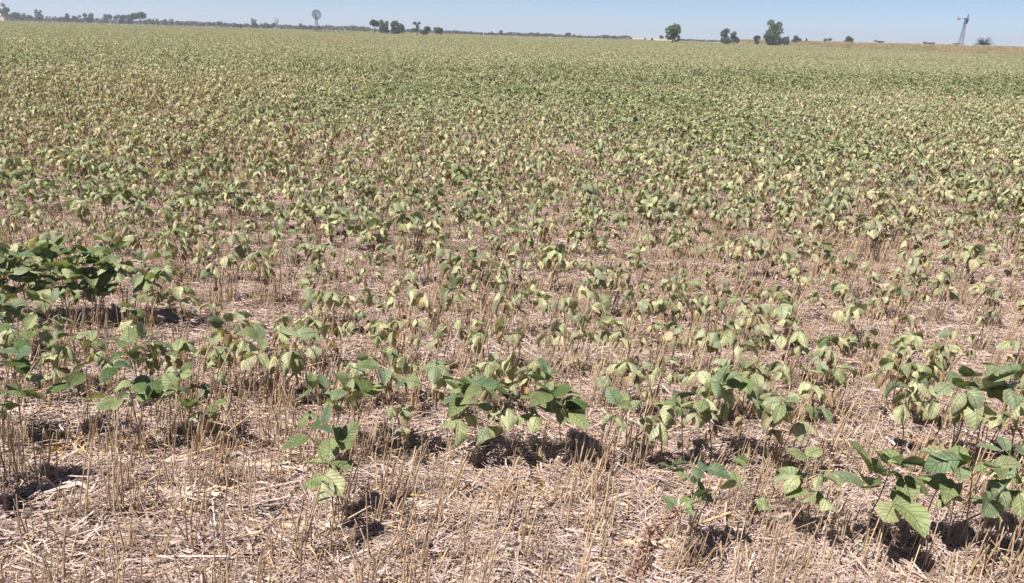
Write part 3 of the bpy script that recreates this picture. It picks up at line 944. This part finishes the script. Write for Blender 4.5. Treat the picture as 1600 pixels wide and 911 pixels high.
# dark soil clods, and two lumps whose dark colour stands in for shade
def clods():
    for i, (u, v, s, lab) in enumerate(((638, 820, .035, 'dark soil clod beside the corn stalk stub in front'), (660, 868, .03, 'dark soil clod in the nearest straw, left of centre'),
                                       (805, 878, .026, 'small dark soil clod in the nearest straw at the centre'), (40, 800, .05, 'broad dark lump whose colour stands in for the lower left shadow'),
                                       (430, 770, .035, 'dark soil clod below the pale corn stalk'), (1030, 762, .035, 'dark soil clod behind the front green plant right of centre'),
                                       (925, 818, .02, 'small brown soil clod left of the thick brown corn stalk'), (1225, 735, .045, 'flat dark soil clod in the shadow of the pale cluster'))):
        r = np.random.default_rng(80 + i)
        th, ph = np.meshgrid(np.linspace(0, math.pi, 12), np.linspace(0, 2 * math.pi, 19), indexing='ij')
        d = np.stack([np.sin(th) * np.cos(ph), np.sin(th) * np.sin(ph), np.cos(th)], -1)
        k = 1 + .35 * (vnoise(d[..., 0] * 3 + 9 * i, d[..., 1] * 3 + d[..., 2] * 2.3, .8, 70 + i) - .5) + .25 * (vnoise(d[..., 0] * 8, d[..., 1] * 8 + d[..., 2] * 6, .8, 90 + i) - .5)
        k[:, -1] = k[:, 0]
        P = d * k[..., None] * s * np.array([1.5, 1.0, .62])
        mb = MB(); mb.grid(P, (.09, .072, .066))
        o = mb.obj('soil_clod', M_BARK)
        p = at(u, v)
        o.location = (p.x, p.y, float(ground_z(p.x, p.y)) + s * .45); o.rotation_euler = (0, 0, r.uniform(0, 6))
        tag(o, lab, 'soil clod', 'dark soil clods in the straw')
clods()

# ------------------------------------------------------------------ weeds in front
def small_weed():
    p = at(906, 798)
    root = thing('small_weed', 'tiny bright green feathery weed in the bare straw', 'weed', (p.x, p.y, float(ground_z(p.x, p.y))))
    r = np.random.default_rng(3)
    st, fo = MB(), MB()
    for k in range(9):
        a = r.uniform(0, 6.28); L = r.uniform(.03, .06); q = np.linspace(0, 1, 4)
        c = np.stack([math.cos(a) * L * .5 * q, math.sin(a) * L * .5 * q, L * (q - .25 * q * q)], -1)
        st.tube(c, .0008, (.2, .27, .08), 3)
        for j in range(7):
            b = r.uniform(0, 6.28); f = r.uniform(.3, 1)
            pt = c[0] + (c[-1] - c[0]) * f
            fo.grid(leaflet_grid(r, pt, b, r.uniform(-.2, .9), 0, .014, .005, .6, .2, .02, 4, 3), np.array([.13, .22, .05]) * r.uniform(.7, 1.4))
    st.obj('stem', M_STEM, root); fo.obj('foliage', M_LEAF, root)
small_weed()

def grass_head():
    d = ray(1012, 850); D = 1.42
    top = Vector((d.x / d.y * D, D, CAM_H + d.z / d.y * D))
    base = Vector((top.x - .03, D - .02, 0.0))
    root = thing('dry_weed', 'dry weed with a fluffy rust-brown seed head leaning into the bottom of the photo', 'dry weed', (base.x, base.y, float(ground_z(base.x, base.y))))
    r = np.random.default_rng(14)
    h = top.z
    st, hd = MB(), MB()
    q = np.linspace(0, 1, 8)
    sp = np.stack([.03 * q ** 2, .02 * q ** 2, -.02 + (h + .02) * q], -1)
    st.tube(sp, np.linspace(.0024, .0012, 8), (.20, .13, .09), 6)
    st.obj('stem', M_STEM, root)
    def plume(p0, p1, w, n):
        for k in range(n):
            f = r.random()
            p = p0 + (p1 - p0) * f + r.normal(0, w * .28 * (1 - .5 * f), 3)
            a = r.uniform(0, 6.28); L = r.uniform(.008, .018)
            dd = np.array([math.cos(a), math.sin(a), r.normal(0.2, .6)]); dd /= np.linalg.norm(dd)
            sd = np.cross(dd, r.normal(0, 1, 3)); sd = sd / np.linalg.norm(sd) * r.uniform(.0014, .003)
            g = np.stack([np.stack([p - sd * .3, p + sd * .3]), np.stack([p + dd * L * .5 - sd, p + dd * L * .5 + sd]), np.stack([p + dd * L - sd * .1, p + dd * L + sd * .1])])
            hd.grid(g, mixv((.36, .22, .17), (.52, .37, .28), r.random()) * r.uniform(.7, 1.15))
    tp = sp[-1]
    plume(tp + np.array([-.012, 0, -.05]), tp + np.array([.012, .01, .045]), .036, 1500)
    plume(tp + np.array([.0, 0, .02]), tp + np.array([.075, .05, .07]), .018, 700)
    plume(tp + np.array([.0, 0, -.03]), tp + np.array([-.03, .0, -.08]), .026, 700)
    hd.obj('seed_head', M_STRAW, root)
grass_head()

# ------------------------------------------------------------------ dry grass along the far edges of the field
def build_verge():
    rng = np.random.default_rng(31)
    models = []
    for i in range(6):
        r = np.random.default_rng(700 + i)
        mb = MB()
        greenish = i >= 4
        for k in range(420):
            b = np.append(r.uniform(-1.2, 1.2, 2), 0)
            h = r.uniform(.6, 1.15); a = r.uniform(0, 6.28); ln = r.uniform(.05, .35)
            q = np.linspace(0, 1, 4)
            c = b + np.stack([math.cos(a) * ln * q ** 2, math.sin(a) * ln * q ** 2, h * (q - .1 * q * q)], -1)
            a2 = r.uniform(0, 6.28)
            sd = np.array([math.cos(a2), math.sin(a2), 0]) * .022 * (1 - .6 * q)[:, None]
            tone = mixv((.36, .27, .115), (.53, .43, .24), r.random()) * r.uniform(.7, 1.1)
            if greenish and r.random() < .6: tone = np.array([.20, .23, .09]) * r.uniform(.7, 1.2)
            mb.grid(np.stack([c - sd, c + sd], 1), tone)
        models.append(mb)
    P, I = [], []
    d = VERGE_B - VERGE_A
    L = np.hypot(*d); d = d / L; nrm = np.array([d[1], -d[0]])
    for s in np.arange(-15, L, 1.5):
        for o in np.arange(-.5, 9, 1.6):
            p = VERGE_A + d * s + nrm * (o + rng.uniform(-.6, .6))
            P.append((p[0], p[1])); I.append(rng.integers(4, 6) if rng.random() < .22 and o < 2 else rng.integers(0, 4))
    nv = len(P)
    for u in np.arange(-60, 1180, 2.2):                         # far side of the field
        D = 338 + rng.uniform(-3, 12)
        if verge_dist(far_x(u, D), D) > 0: continue
        P.append((far_x(u, D), D)); I.append(rng.integers(0, 4))
    P = np.array(P)
    z = ground_z(P[:, 0], P[:, 1])
    S = np.where(np.arange(len(P)) < nv, rng.uniform(.75, 1.3, len(P)), rng.uniform(.35, .9, len(P)))
    scatter('dry_grass', models, M_STRAW, np.column_stack([P, z]), np.array(I), np.stack([0 * z, 0 * z, rng.uniform(0, 6.28, len(z))], -1), S,
            'tall dry straw-coloured grass along the far border of the field', 'dry grass')
build_verge()

# ------------------------------------------------------------------ trees on the horizon
def tree(u, v_top, v_base, w_px, D, label, cat='tree', name='tree', tone=(.050, .074, .042), shape='round', group='trees along the horizon', seed=None, trunk=True):
    x = far_x(u, D)
    rng = np.random.default_rng(seed if seed is not None else int(u * 13 + v_top))
    H = max(far_z(u, v_top, D), (v_base - v_top) * D / FPX * .95)
    k = math.hypot(x, D) / D
    W = w_px * D / FPX * k * (2.0 if shape == 'bush' and u < 1120 else 1.5 if shape == 'bush' else 1.08)
    root = thing(name, label, cat, (x, D, float(ground_z(x, D))), 0.0, group)
    base_z = {'round': .08, 'bush': .0, 'umbrella': .5, 'tall': .06, 'loose': .2}[shape] * H
    tr = MB()
    lean = rng.normal(0, .014, 2) * H
    top = np.array([lean[0], lean[1], H * .72])
    q = np.linspace(0, 1, 6)[:, None]
    sp = np.concatenate([lean[None] * q ** 1.4, q * (H * .72 + .2) - .2], 1)
    r0 = max(.05, H * .028)
    tr.tube(sp, np.linspace(r0 * 1.25, r0 * .3, 6), (.105, .083, .066), 7)
    nb = 7
    # crown lobes
    lobes = []
    nl = {'round': 11, 'bush': 11, 'umbrella': 8, 'tall': 10, 'loose': 8}[shape]
    for i in range(nl):
        a = rng.uniform(0, 6.28); f = (i + .5) / nl
        if shape == 'tall':
            a = i * 2.4
            c = np.array([.24 * W * math.cos(a), .24 * W * math.sin(a), base_z + (H - base_z) * (.12 + .76 * f)]); rr = W * .21 * (1.2 - .5 * f) * rng.uniform(.75, 1.25)
        elif shape == 'umbrella':
            rd = math.sqrt(f) * .36 * W
            c = np.array([rd * math.cos(a), rd * math.sin(a), H * (.86 - .22 * f)]); rr = W * .17
        elif shape == 'loose':
            rd = math.sqrt(rng.random()) * .34 * W
            c = np.array([rd * math.cos(a), rd * math.sin(a), base_z + (H - base_z) * rng.uniform(.15, .85)]); rr = min(W, H) * rng.uniform(.12, .2)
        else:
            rd = rng.uniform(.1, .33) * W
            c = np.array([rd * math.cos(a), rd * math.sin(a), base_z + (H - base_z) * rng.uniform(.14, .8)]); rr = min(W, H - base_z) * rng.uniform(.13, .29)
        lobes.append((c, rr))
        n0 = sp[int(rng.integers(2, 5))]
        mid = (n0 + c) / 2 + np.array([0, 0, -.05 * H])
        tr.tube(np.stack([n0, mid, c]), (r0 * .5, r0 * .35, r0 * .15), (.105, .083, .066), 4)
    if trunk: tr.obj('trunk', M_BARK, root)
    cr = MB()
    n = 240
    for c, rr in lobes:
        lt = rng.uniform(.7, 1.35)
        dirs = rng.normal(0, 1, (n, 3)); dirs /= np.linalg.norm(dirs, axis=1, keepdims=True)
        rad = rr * rng.uniform(.35, 1.12, n) ** .6
        for dv, rd in zip(dirs, rad):
            p = c + dv * rd * np.array([1, 1, .85])
            if p[2] < .02: continue
            s = rr * rng.uniform(.12, .25)
            u1 = rng.normal(0, 1, 3); u1 /= np.linalg.norm(u1)
            u2 = np.cross(u1, rng.normal(0, 1, 3)); u2 /= np.linalg.norm(u2) + 1e-6
            P = np.array([[p - u1 * s, p - u2 * s * .6], [p + u2 * s * .6, p + u1 * s]])
            cr.grid(P, np.asarray(tone) * lt * rng.uniform(.65, 1.4))
    cr.obj('crown', M_FOL, root, smooth=False)
    return root

DKGR, BLU, BRT, OLV = (.064, .094, .058), (.072, .098, .078), (.115, .185, .055), (.092, .125, .066)  # tones lightened so that some of the distance haze sits in the colour
TREES = [
 (11, 3, 24, 18, 480, 'tall open-crowned tree at the far left edge above the pale roof', 'loose', BLU),
 (20, 17, 24, 10, 470, 'low rounded bush at the foot of the leftmost tall tree', 'bush', BLU),
 (32, 19, 27, 9, 490, 'small bushy tree just right of the leftmost tall tree', 'bush', DKGR),
 (44, 21, 28, 13, 500, 'low dark shrub between the two tall trees at far left', 'bush', BLU),
 (61, 13, 28, 11, 480, 'second tall tree from the left, standing above the hedge', 'tall', BLU),
 (76, 24, 29, 22, 520, 'low hedge bush right of the second tall tree', 'bush', DKGR),
 (90, 24, 30, 14, 520, 'low dark bush left of the flat-topped tree group', 'bush', BLU),
 (107, 19, 31, 16, 480, 'leftmost tree of the flat-topped group at left', 'round', DKGR),
 (121, 21, 31, 16, 480, 'middle tree of the flat-topped group at left', 'round', BLU),
 (138, 20, 32, 18, 480, 'rightmost tree of the flat-topped group at left', 'round', DKGR),
 (157, 26, 32, 14, 520, 'low bush beside the flat-topped group', 'bush', BLU),
 (168, 21, 32, 14, 480, 'small peaked tree left of the wide double-crowned tree', 'round', DKGR),
 (186, 20, 33, 18, 470, 'left crown of the wide tree pair in the left tree line', 'round', DKGR),
 (201, 22, 33, 16, 470, 'right crown of the wide tree pair in the left tree line', 'round', BLU),
 (219, 20, 34, 24, 450, 'umbrella-shaped tree with visible trunk in the left tree line', 'umbrella', DKGR),
 (232, 28, 34, 12, 470, 'bush in front of the umbrella-shaped tree', 'bush', BLU),
 (246, 28, 35, 6, 500, 'thin small tree just right of the umbrella-shaped tree', 'tall', BLU),
 (257, 28, 35, 9, 500, 'small rounded tree second right of the umbrella-shaped tree', 'round', BLU),
 (268, 28, 36, 7, 500, 'small slim tree third right of the umbrella-shaped tree', 'tall', BLU),
 (287, 31, 37, 22, 500, 'wide low bush midway between umbrella-shaped tree and the dead tree', 'bush', DKGR),
 (302, 33, 38, 9, 500, 'tiny bush right of the wide low bush', 'bush', BLU),
 (316, 33, 38, 8, 480, 'first of the row of small bushes left of the lone slim tree', 'bush', DKGR),
 (331, 33, 38, 8, 480, 'second of the row of small bushes left of the lone slim tree', 'bush', BLU),
 (346, 32, 39, 9, 480, 'third of the row of small bushes left of the lone slim tree', 'bush', DKGR),
 (361, 33, 39, 14, 480, 'fourth of the row of small bushes left of the lone slim tree', 'bush', BLU),
 (373, 36, 41, 7, 400, 'dark round shrub standing forward at the field edge', 'bush', DKGR),
 (383, 36, 40, 12, 480, 'flat bush under the lone slim tree', 'bush', BLU),
 (397, 28, 40, 9, 440, 'lone slim tree left of the bare dead tree', 'tall', DKGR),
 (409, 35, 41, 14, 450, 'wide bush between the lone slim tree and the bare dead tree', 'bush', DKGR),
 (424, 35, 42, 9, 450, 'peaked bush at the left foot of the bare dead tree', 'bush', BLU),
 (446, 38, 42, 16, 470, 'low bush right of the bare dead tree', 'bush', DKGR),
 (466, 36, 43, 16, 450, 'rounded bush left of the wheel windmill', 'bush', DKGR),
 (483, 38, 43, 8, 460, 'small bush directly left of the wheel windmill', 'bush', BLU),
 (500, 39, 44, 7, 460, 'small bush directly right of the wheel windmill tower', 'bush', BLU),
 (515, 41, 47, 16, 430, 'dark wide bush behind the rail fence', 'bush', DKGR),
 (532, 43, 47, 10, 460, 'low bush right of the rail fence', 'bush', BLU),
 (542, 41, 47, 5, 460, 'slim small bush beside the lone fence post', 'tall', BLU),
 (551, 38, 47, 5, 460, 'narrow pointed tree right of the lone fence post', 'tall', BLU),
 (561, 41, 47, 12, 460, 'pale bush left of the windmill tree group', 'bush', OLV),
 (572, 40, 48, 12, 440, 'rounded pale bush at the left side of the tree group', 'bush', OLV),
 (585, 30, 50, 20, 250, 'spreading tree on a clear trunk, leftmost of the central group', 'umbrella', DKGR),
 (600, 30, 49, 16, 270, 'peaked dark tree, second of the central group', 'tall', DKGR),
 (615, 31, 50, 18, 260, 'broad round tree in the middle of the central group', 'round', OLV),
 (627, 34, 50, 12, 262, 'rounded tree on the right flank of the broad central tree', 'round', DKGR),
 (641, 43, 50, 16, 420, 'distant bluish bush between the central trees', 'bush', BLU),
 (652, 30, 52, 14, 250, 'tall layered tree right of the central group', 'loose', DKGR),
 (665, 38, 53, 15, 245, 'squat dark tree touching the tall layered tree', 'round', DKGR),
 (683, 39, 53, 15, 245, 'lone mushroom-shaped tree right of the central group', 'round', OLV),
 (697, 49, 53, 6, 430, 'tiny bush right of the mushroom-shaped tree', 'bush', BLU),
 (707, 47, 53, 12, 450, 'low bluish bush, first of the right-centre line', 'bush', BLU),
 (722, 48, 54, 13, 450, 'low bluish bush, second of the right-centre line', 'bush', BLU),
 (736, 48, 54, 8, 450, 'small peaked tree of the right-centre line', 'round', BLU),
 (749, 49, 54, 11, 450, 'low scrub between the peaked tree and the tree block', 'bush', BLU),
 (768, 48, 55, 13, 440, 'left tree of the dense bluish block at right centre', 'round', BLU),
 (782, 47, 55, 10, 440, 'middle tree of the dense bluish block at right centre', 'round', BLU),
 (795, 47, 55, 11, 440, 'right tree of the dense bluish block at right centre', 'round', BLU),
 (811, 50, 56, 6, 460, 'thin sapling between the two bluish blocks', 'tall', BLU),
 (824, 53, 57, 14, 470, 'low hedge left of the second bluish block', 'bush', BLU),
 (838, 50, 57, 15, 450, 'left tree of the second bluish block', 'round', BLU),
 (853, 51, 57, 15, 450, 'right tree of the second bluish block', 'round', BLU),
 (870, 54, 58, 16, 470, 'low hedge trailing right of the second bluish block', 'bush', BLU),
 (888, 51, 58, 10, 360, 'dark forked small tree standing at the field edge', 'umbrella', DKGR),
 (900, 53, 59, 9, 450, 'pale bush right of the dark forked small tree', 'bush', OLV),
 (915, 55, 59, 10, 450, 'low bush midway to the pair of dark bushes', 'bush', BLU),
 (944, 53, 61, 11, 380, 'larger left one of the pair of dark round bushes', 'bush', DKGR),
 (960, 55, 61, 8, 380, 'smaller right one of the pair of dark round bushes', 'bush', DKGR),
 (971, 58, 62, 8, 420, 'pale low bush right of the pair of dark bushes', 'bush', OLV),
 (986, 58, 62, 4, 430, 'tiny upright shrub left of the bright green tree', 'tall', BLU),
 (1008, 59, 63, 4, 430, 'tiny pointed shrub nearer the bright green tree', 'tall', BLU),
 (1019, 59, 63, 4, 430, 'small scraggly shrub beside the leaning small tree', 'tall', BLU),
 (1032, 55, 64, 9, 330, 'small leaning tree just left of the bright green tree', 'umbrella', DKGR),
 (1051, 38, 64, 27, 230, 'broad bright green tree standing alone right of centre', 'round', BRT),
 (1085, 61, 65, 26, 600, 'long low hedge right of the bright green tree', 'bush', BLU),
 (1110, 62, 65, 18, 600, 'faint low hedge left of the grey-green tree pair', 'bush', BLU),
 (1133, 43, 65, 17, 260, 'taller left tree of the grey-green pair', 'round', BLU),
 (1147, 47, 65, 14, 260, 'shorter right tree of the grey-green pair', 'round', BLU),
 (1182, 54, 65, 11, 300, 'small dense tree left of the tall ragged tree', 'round', DKGR),
 (1208, 29, 65, 25, 270, 'tall ragged tree rising highest at right', 'tall', OLV),
 (1204, 50, 65, 18, 268, 'dark broad bush at the foot of the tall ragged tree', 'bush', DKGR),
 (1226, 55, 65, 13, 290, 'rounded bush right of the tall ragged tree', 'bush', DKGR),
 (1247, 58, 65, 12, 300, 'lone dome-shaped bush on the dry grass bank', 'bush', DKGR),
 (1260, 62, 66, 4, 320, 'tiny shrub right of the lone dome-shaped bush', 'bush', DKGR),
 (1322, 60, 67, 13, 300, 'low dome-shaped bush peeping over the dry grass', 'bush', DKGR),
 (1292, 63, 67, 9, 330, 'flat dark bush peeping over the dry grass', 'bush', DKGR),
]
for (u, vt, vb, w, D, lab, shp, tone) in TREES:
    bush = shp == 'bush'
    tree(u, vt, vb, w, D, lab, 'bush' if bush else 'tree', 'bush' if bush else 'tree', tone, shp, 'bushes along the horizon' if bush else 'trees along the horizon')

def distant_scrub():
    rng = np.random.default_rng(91)
    mb = MB()
    us = np.concatenate([np.arange(-70, 700, .42), np.arange(700, 985, .42), np.arange(1062, 1130, .5)])
    for u in us:
        D = 545 + rng.uniform(-12, 12)
        x = far_x(u, D)
        kx = math.hypot(x, D) / D
        hp = (2.6 + 4.2 * float(vnoise(u, 0.0, 16, 5)) * float(vnoise(u, 3.0, 5, 6)) + 3.0 * float(vnoise(u, 7.0, 60, 7))) * (1.0 if u < 578 else .8 if u < 985 else .45)
        H = hp * D / FPX * kx
        lt = .75 + .5 * float(vnoise(u, 11.0, 4, 8))
        for k in range(7):
            p = np.array([x + rng.normal(0, .6), D + rng.normal(0, 1.5), H * rng.uniform(0, 1) ** .8])
            s = rng.uniform(.35, .7)
            u1 = rng.normal(0, 1, 3); u1 /= np.linalg.norm(u1)
            u2 = np.cross(u1, rng.normal(0, 1, 3)); u2 /= np.linalg.norm(u2) + 1e-6
            mb.grid(np.array([[p - u1 * s, p - u2 * s * .6], [p + u2 * s * .6, p + u1 * s]]), np.array((.056, .078, .062)) * lt * rng.uniform(.7, 1.3))
    o = mb.obj('distant_scrub', M_FOL, smooth=False)
    tag(o, 'continuous low bluish scrub along the far horizon', 'scrub', kind='stuff')
distant_scrub()

def dead_tree():
    D = 400; u = 433
    x = far_x(u, D); H = far_z(u, 25, D)
    root = thing('dead_tree', 'bare dead tree with thin forked branches left of the wheel windmill', 'tree', (x, D, 0))
    r = np.random.default_rng(2)
    tr, br = MB(), MB()
    tr.tube([(0, 0, -.2), (.1, 0, H * .3), (.05, 0, H * .55)], (.16, .12, .09), (.17, .15, .14), 6)
    for k in range(9):
        a = r.uniform(0, 6.28); z0 = H * r.uniform(.25, .55); L = H * r.uniform(.3, .5)
        p0 = np.array([.06, 0, z0]); p2 = p0 + np.array([math.cos(a) * L * .38, math.sin(a) * L * .38, L * .9])
        p1 = (p0 + p2) / 2 + np.array([math.cos(a), math.sin(a), 0]) * L * .12
        br.tube([p0, p1, p2], (.075, .055, .03), (.17, .15, .14), 4)
        for j in range(2):
            b = a + r.normal(0, .9)
            br.tube([p1, p1 + np.array([math.cos(b) * L * .2, math.sin(b) * L * .2, L * .35])], (.04, .02), (.17, .15, .14), 3)
    tr.obj('trunk', M_BARK, root); br.obj('branches', M_BARK, root)
dead_tree()

# ------------------------------------------------------------------ palm
def palm():
    D = 220; u = 1536
    x = far_x(u, D); H = far_z(u, 72, D) - .7
    root = thing('palm', 'low wide palm with arching fronds rising behind the dry grass at right', 'palm', (x, D, float(ground_z(x, D))))
    r = np.random.default_rng(6)
    tr = MB()
    tr.tube([(0, 0, -.2), (.05, 0, H * .5), (.05, 0, H)], (.32, .28, .24), (.14, .11, .085), 9)
    tr.obj('trunk', M_BARK, root)
    for k in range(64):
        a = r.uniform(0, 6.28); el = r.uniform(.1, 1.5); L = r.uniform(2.3, 2.9)
        q = np.linspace(0, 1, 9); th = el - .75 * q ** 1.6
        ds = L / 8
        hx = np.concatenate([[0], np.cumsum(np.cos(th[1:]) * ds)]); hz = np.concatenate([[0], np.cumsum(np.sin(th[1:]) * ds)])
        h = np.array([math.cos(a), math.sin(a), 0]); sd = np.array([-math.sin(a), math.cos(a), 0])
        C = np.array([.05, 0, H]) + hx[:, None] * h + hz[:, None] * np.array([0, 0, 1.])
        fr = MB()
        tone = np.array([.058, .082, .045]) * r.uniform(.7, 1.4)
        fr.tube(C, np.linspace(.03, .01, 9), tone * 1.3, 3)
        for i in range(1, 9):
            for sgn in (-1, 1):
                l = .48 * math.sin(math.pi * min(1, .15 + q[i] * .85)) + .08
                for o in (0, .5):
                    c = C[i] * (1 - o) + C[i - 1] * o
                    d = h * .5 + sd * sgn * .8 + np.array([0, 0, .12]); d /= np.linalg.norm(d)
                    w = h * .10
                    fr.grid(np.array([[c - w, c + w], [c + d * l - w * .2, c + d * l + w * .2]]), tone * r.uniform(.8, 1.2))
        fr.obj('frond', M_FOL, root, smooth=False)
palm()

# ------------------------------------------------------------------ windmills, fence, tank, buildings
STEEL = (.055, .055, .065)
def windmill(u, D, hub_v, label, face, wheel_r, tail_len, col, base=1.5, tail_tone=None):
    x = far_x(u, D)
    z0 = float(ground_z(x, D))
    H = far_z(u, hub_v, D) - z0
    root = thing('windmill', label, 'windmill', (x, D, z0), face, 'farm windmills')
    b, t = base / 2, .16
    Ht = H - .35
    for sx, sy in ((-1, -1), (1, -1), (1, 1), (-1, 1)):
        m = MB(); m.tube([(sx * b, sy * b, -.2), (sx * t, sy * t, Ht)], .038, col, 5); m.obj('tower_leg', M_METAL, root)
    br = MB()
    nlev = 5
    for k in range(nlev):
        f0, f1 = k / nlev, (k + 1) / nlev
        w0, w1 = b + (t - b) * f0, b + (t - b) * f1
        c0 = [(-w0, -w0), (w0, -w0), (w0, w0), (-w0, w0)]; c1 = [(-w1, -w1), (w1, -w1), (w1, w1), (-w1, w1)]
        for i in range(4):
            j = (i + 1) % 4
            br.tube([(*c0[i], Ht * f0), (*c1[j], Ht * f1)], .015, col, 4)
            br.tube([(*c0[j], Ht * f0), (*c1[i], Ht * f1)], .015, col, 4)
            br.tube([(*c1[i], Ht * f1), (*c1[j], Ht * f1)], .03, col, 4)
    br.obj('lattice', M_METAL, root)
    pl = MB(); pl.box((0, 0, Ht - .9), (.5, .5, .04), col); pl.tube([(0, 0, -.1), (0, 0, H)], .03, col, 5)
    pl.obj('platform', M_METAL, root)
    gb = MB(); gb.box((0, .05, H), (.16, .34, .2), col); gb.obj('gearbox', M_METAL, root)
    wh = MB()
    nb = 18
    ya = -.48
    for k in range(nb):
        a = 2 * math.pi * k / nb
        ca, sa = math.cos(a), math.sin(a)
        rd = np.array([ca, 0, sa]); tg = np.array([-sa, 0, ca]); ax = np.array([0, 1., 0])
        for_w = []
        for rr, w in ((wheel_r * .40, wheel_r * .045), (wheel_r * .7, wheel_r * .078), (wheel_r, wheel_r * .105)):
            c = np.array([0, ya, H]) + rd * rr
            d = tg * math.cos(.55) + ax * math.sin(.55)
            for_w.append([c - d * w, c + d * w])
        G = np.array(for_w)
        wh.grid(G, col); wh.grid(G + ax * .012, col)
        wh.tube([np.array([0, ya, H]), np.array([0, ya, H]) + rd * wheel_r], .018, col, 4)
    for rr in (wheel_r * .4, wheel_r * .78):
        aa = np.linspace(0, 2 * math.pi, 37)
        wh.tube(np.stack([rr * np.cos(aa), 0 * aa + ya + .03, H + rr * np.sin(aa)], -1), .022, col, 4)
    wo_ = wh.obj('wheel', M_METAL, root, smooth=False)
    hb = MB(); hb.tube([(0, ya - .1, H), (0, ya + .3, H)], .12, col, 8, cap=True); hb.obj('hub', M_METAL, wo_)
    tl = MB()
    tl.tube([(0, .2, H), (0, .2 + tail_len * .6, H + .02)], .035, col, 4)
    y0, y1 = .2 + tail_len * .55, .2 + tail_len
    P = np.array([[(0.0, y0, H - .22), (0.0, y0, H + .22)], [(0.0, y1 - .1, H - .42), (0.0, y1, H + .42)]])
    tl.grid(P, tail_tone or col); tl.grid(P + np.array([.02, 0, 0]), tail_tone or col)
    tl.obj('tail_vane', M_METAL, root, smooth=False)
windmill(495, 250, 22.8, 'dark farm windmill with a round many-bladed wheel facing the camera', RAD(28), 1.5, 2.0, STEEL, 1.25)
windmill(1500, 224, 29.5, 'slender lattice farm windmill seen edge-on with a pinkish tail vane at right', RAD(78), 1.15, 2.0, (.06, .06, .07), 1.25, (.42, .25, .25))

def rail_fence():
    D = 244
    xs = [far_x(u, D) for u in (487, 494, 501, 508, 515, 522, 529, 536, 547)]
    root = thing('rail_fence', 'low brown rail fence beside the wheel windmill', 'fence', (xs[0], D, 0))
    hs = [1.25] * 8 + [2.5]
    for x, h in zip(xs, hs):
        m = MB(); m.box((x - xs[0], 0, h / 2 - .1), (.07, .07, h / 2 + .1), (.16, .125, .1)); m.obj('post', M_BARK, root)
    for z, (a, b) in ((1.12, (2, 5)), (.62, (0, 5)), (.5, (5, 8))):
        m = MB(); m.tube([(xs[a] - xs[0], -.09, z), (xs[b] - xs[0], -.09, z)], .06, (.2, .15, .12), 5); m.obj('rail', M_BARK, root)
rail_fence()

def pale_post(u, vt, vb, D, label, tone):
    x = far_x(u, D)
    h = far_z(u, vt, D)
    m = MB(); m.tube([(0, 0, -.2), (0, 0, h)], .10, tone, 8, cap=True)
    m.box((0, 0, h + .03), (.14, .14, .035), tone)
    o = m.obj('fence_post', M_WALL); o.location = (x, D, float(ground_z(x, D)))
    tag(o, label, 'post', 'lone posts along the field edge')
pale_post(1157, 54, 65, 262, 'thin whitish post right of the grey-green tree pair', (.62, .6, .58))
pale_post(756, 47, 55, 330, 'thin whitish post before the bluish tree line at centre', (.66, .64, .62))

def water_tank():
    D = 223; u = 1495
    x = far_x(u, D); z0 = float(ground_z(x, D)); h = far_z(u, 67.5, D) - z0
    root = thing('water_tank', 'low dark round water tank at the foot of the slender windmill', 'water tank', (x - .4, D, z0))
    a = np.linspace(0, 2 * math.pi, 25)
    m = MB(); m.grid(np.stack([np.stack([.75 * np.cos(a), .75 * np.sin(a), 0 * a + z], -1) for z in (-.1, h)]), (.13, .12, .12)); m.obj('tank_wall', M_WALL, root)
    m = MB(); m.grid(np.stack([np.stack([r_ * np.cos(a), r_ * np.sin(a), 0 * a + h - .02], -1) for r_ in (.75, .01)]), (.10, .10, .11)); m.obj('lid', M_WALL, root)
water_tank()

def house(u, D, w, d, wall_h, roof_h, wall, roof, label, cat, name):
    x = far_x(u, D)
    root = thing(name, label, cat, (x, D, float(ground_z(x, D))))
    m = MB(); m.box((0, 0, wall_h / 2 - .1), (w / 2, d / 2, wall_h / 2 + .1), wall)
    for sx in (-1, 1):
        g = np.array([[(sx * w / 2, -d / 2, wall_h), (sx * w / 2, d / 2, wall_h)], [(sx * w / 2, -.01, wall_h + roof_h), (sx * w / 2, .01, wall_h + roof_h)]])
        m.grid(g, wall)
    m.obj('wall', M_WALL, root, smooth=False)
    r = MB(); e = .3
    for sy in (-1, 1):
        P = np.array([[(-w / 2 - e, sy * (d / 2 + e), wall_h - .1), (w / 2 + e, sy * (d / 2 + e), wall_h - .1)], [(-w / 2 - e, 0, wall_h + roof_h), (w / 2 + e, 0, wall_h + roof_h)]])
        r.grid(P, roof); r.grid(P + np.array([0, 0, .12]), roof)
    r.obj('roof', M_WALL, root, smooth=False)
    dr = MB(); dr.box((w * .1, -d / 2 - .02, 1.0), (.45, .04, 1.0), (.12, .09, .07)); dr.obj('door', M_WALL, root)
    wd = MB(); wd.box((-w * .22, -d / 2 - .02, 1.5), (.5, .04, .5), (.06, .07, .08)); wd.obj('window', M_WALL, root)
house(-1, 490, 9, 6, 3.0, 1.9, (.55, .47, .42), (.50, .36, .31), 'pale farmhouse with a pinkish roof at the far left edge', 'house', 'farm_house')
house(1451, 330, 3.3, 3, 1.9, .35, (.20, .20, .20), (.18, .18, .19), 'low dark grey shed roof peeping over the dry grass left of the slender windmill', 'shed', 'shed')
house(1373, 330, 2.6, 3, 2.0, .35, (.34, .31, .30), (.25, .24, .24), 'small grey shed peeping over the middle of the dry grass', 'shed', 'shed')
print('soybean plants as things:', N_SOY)
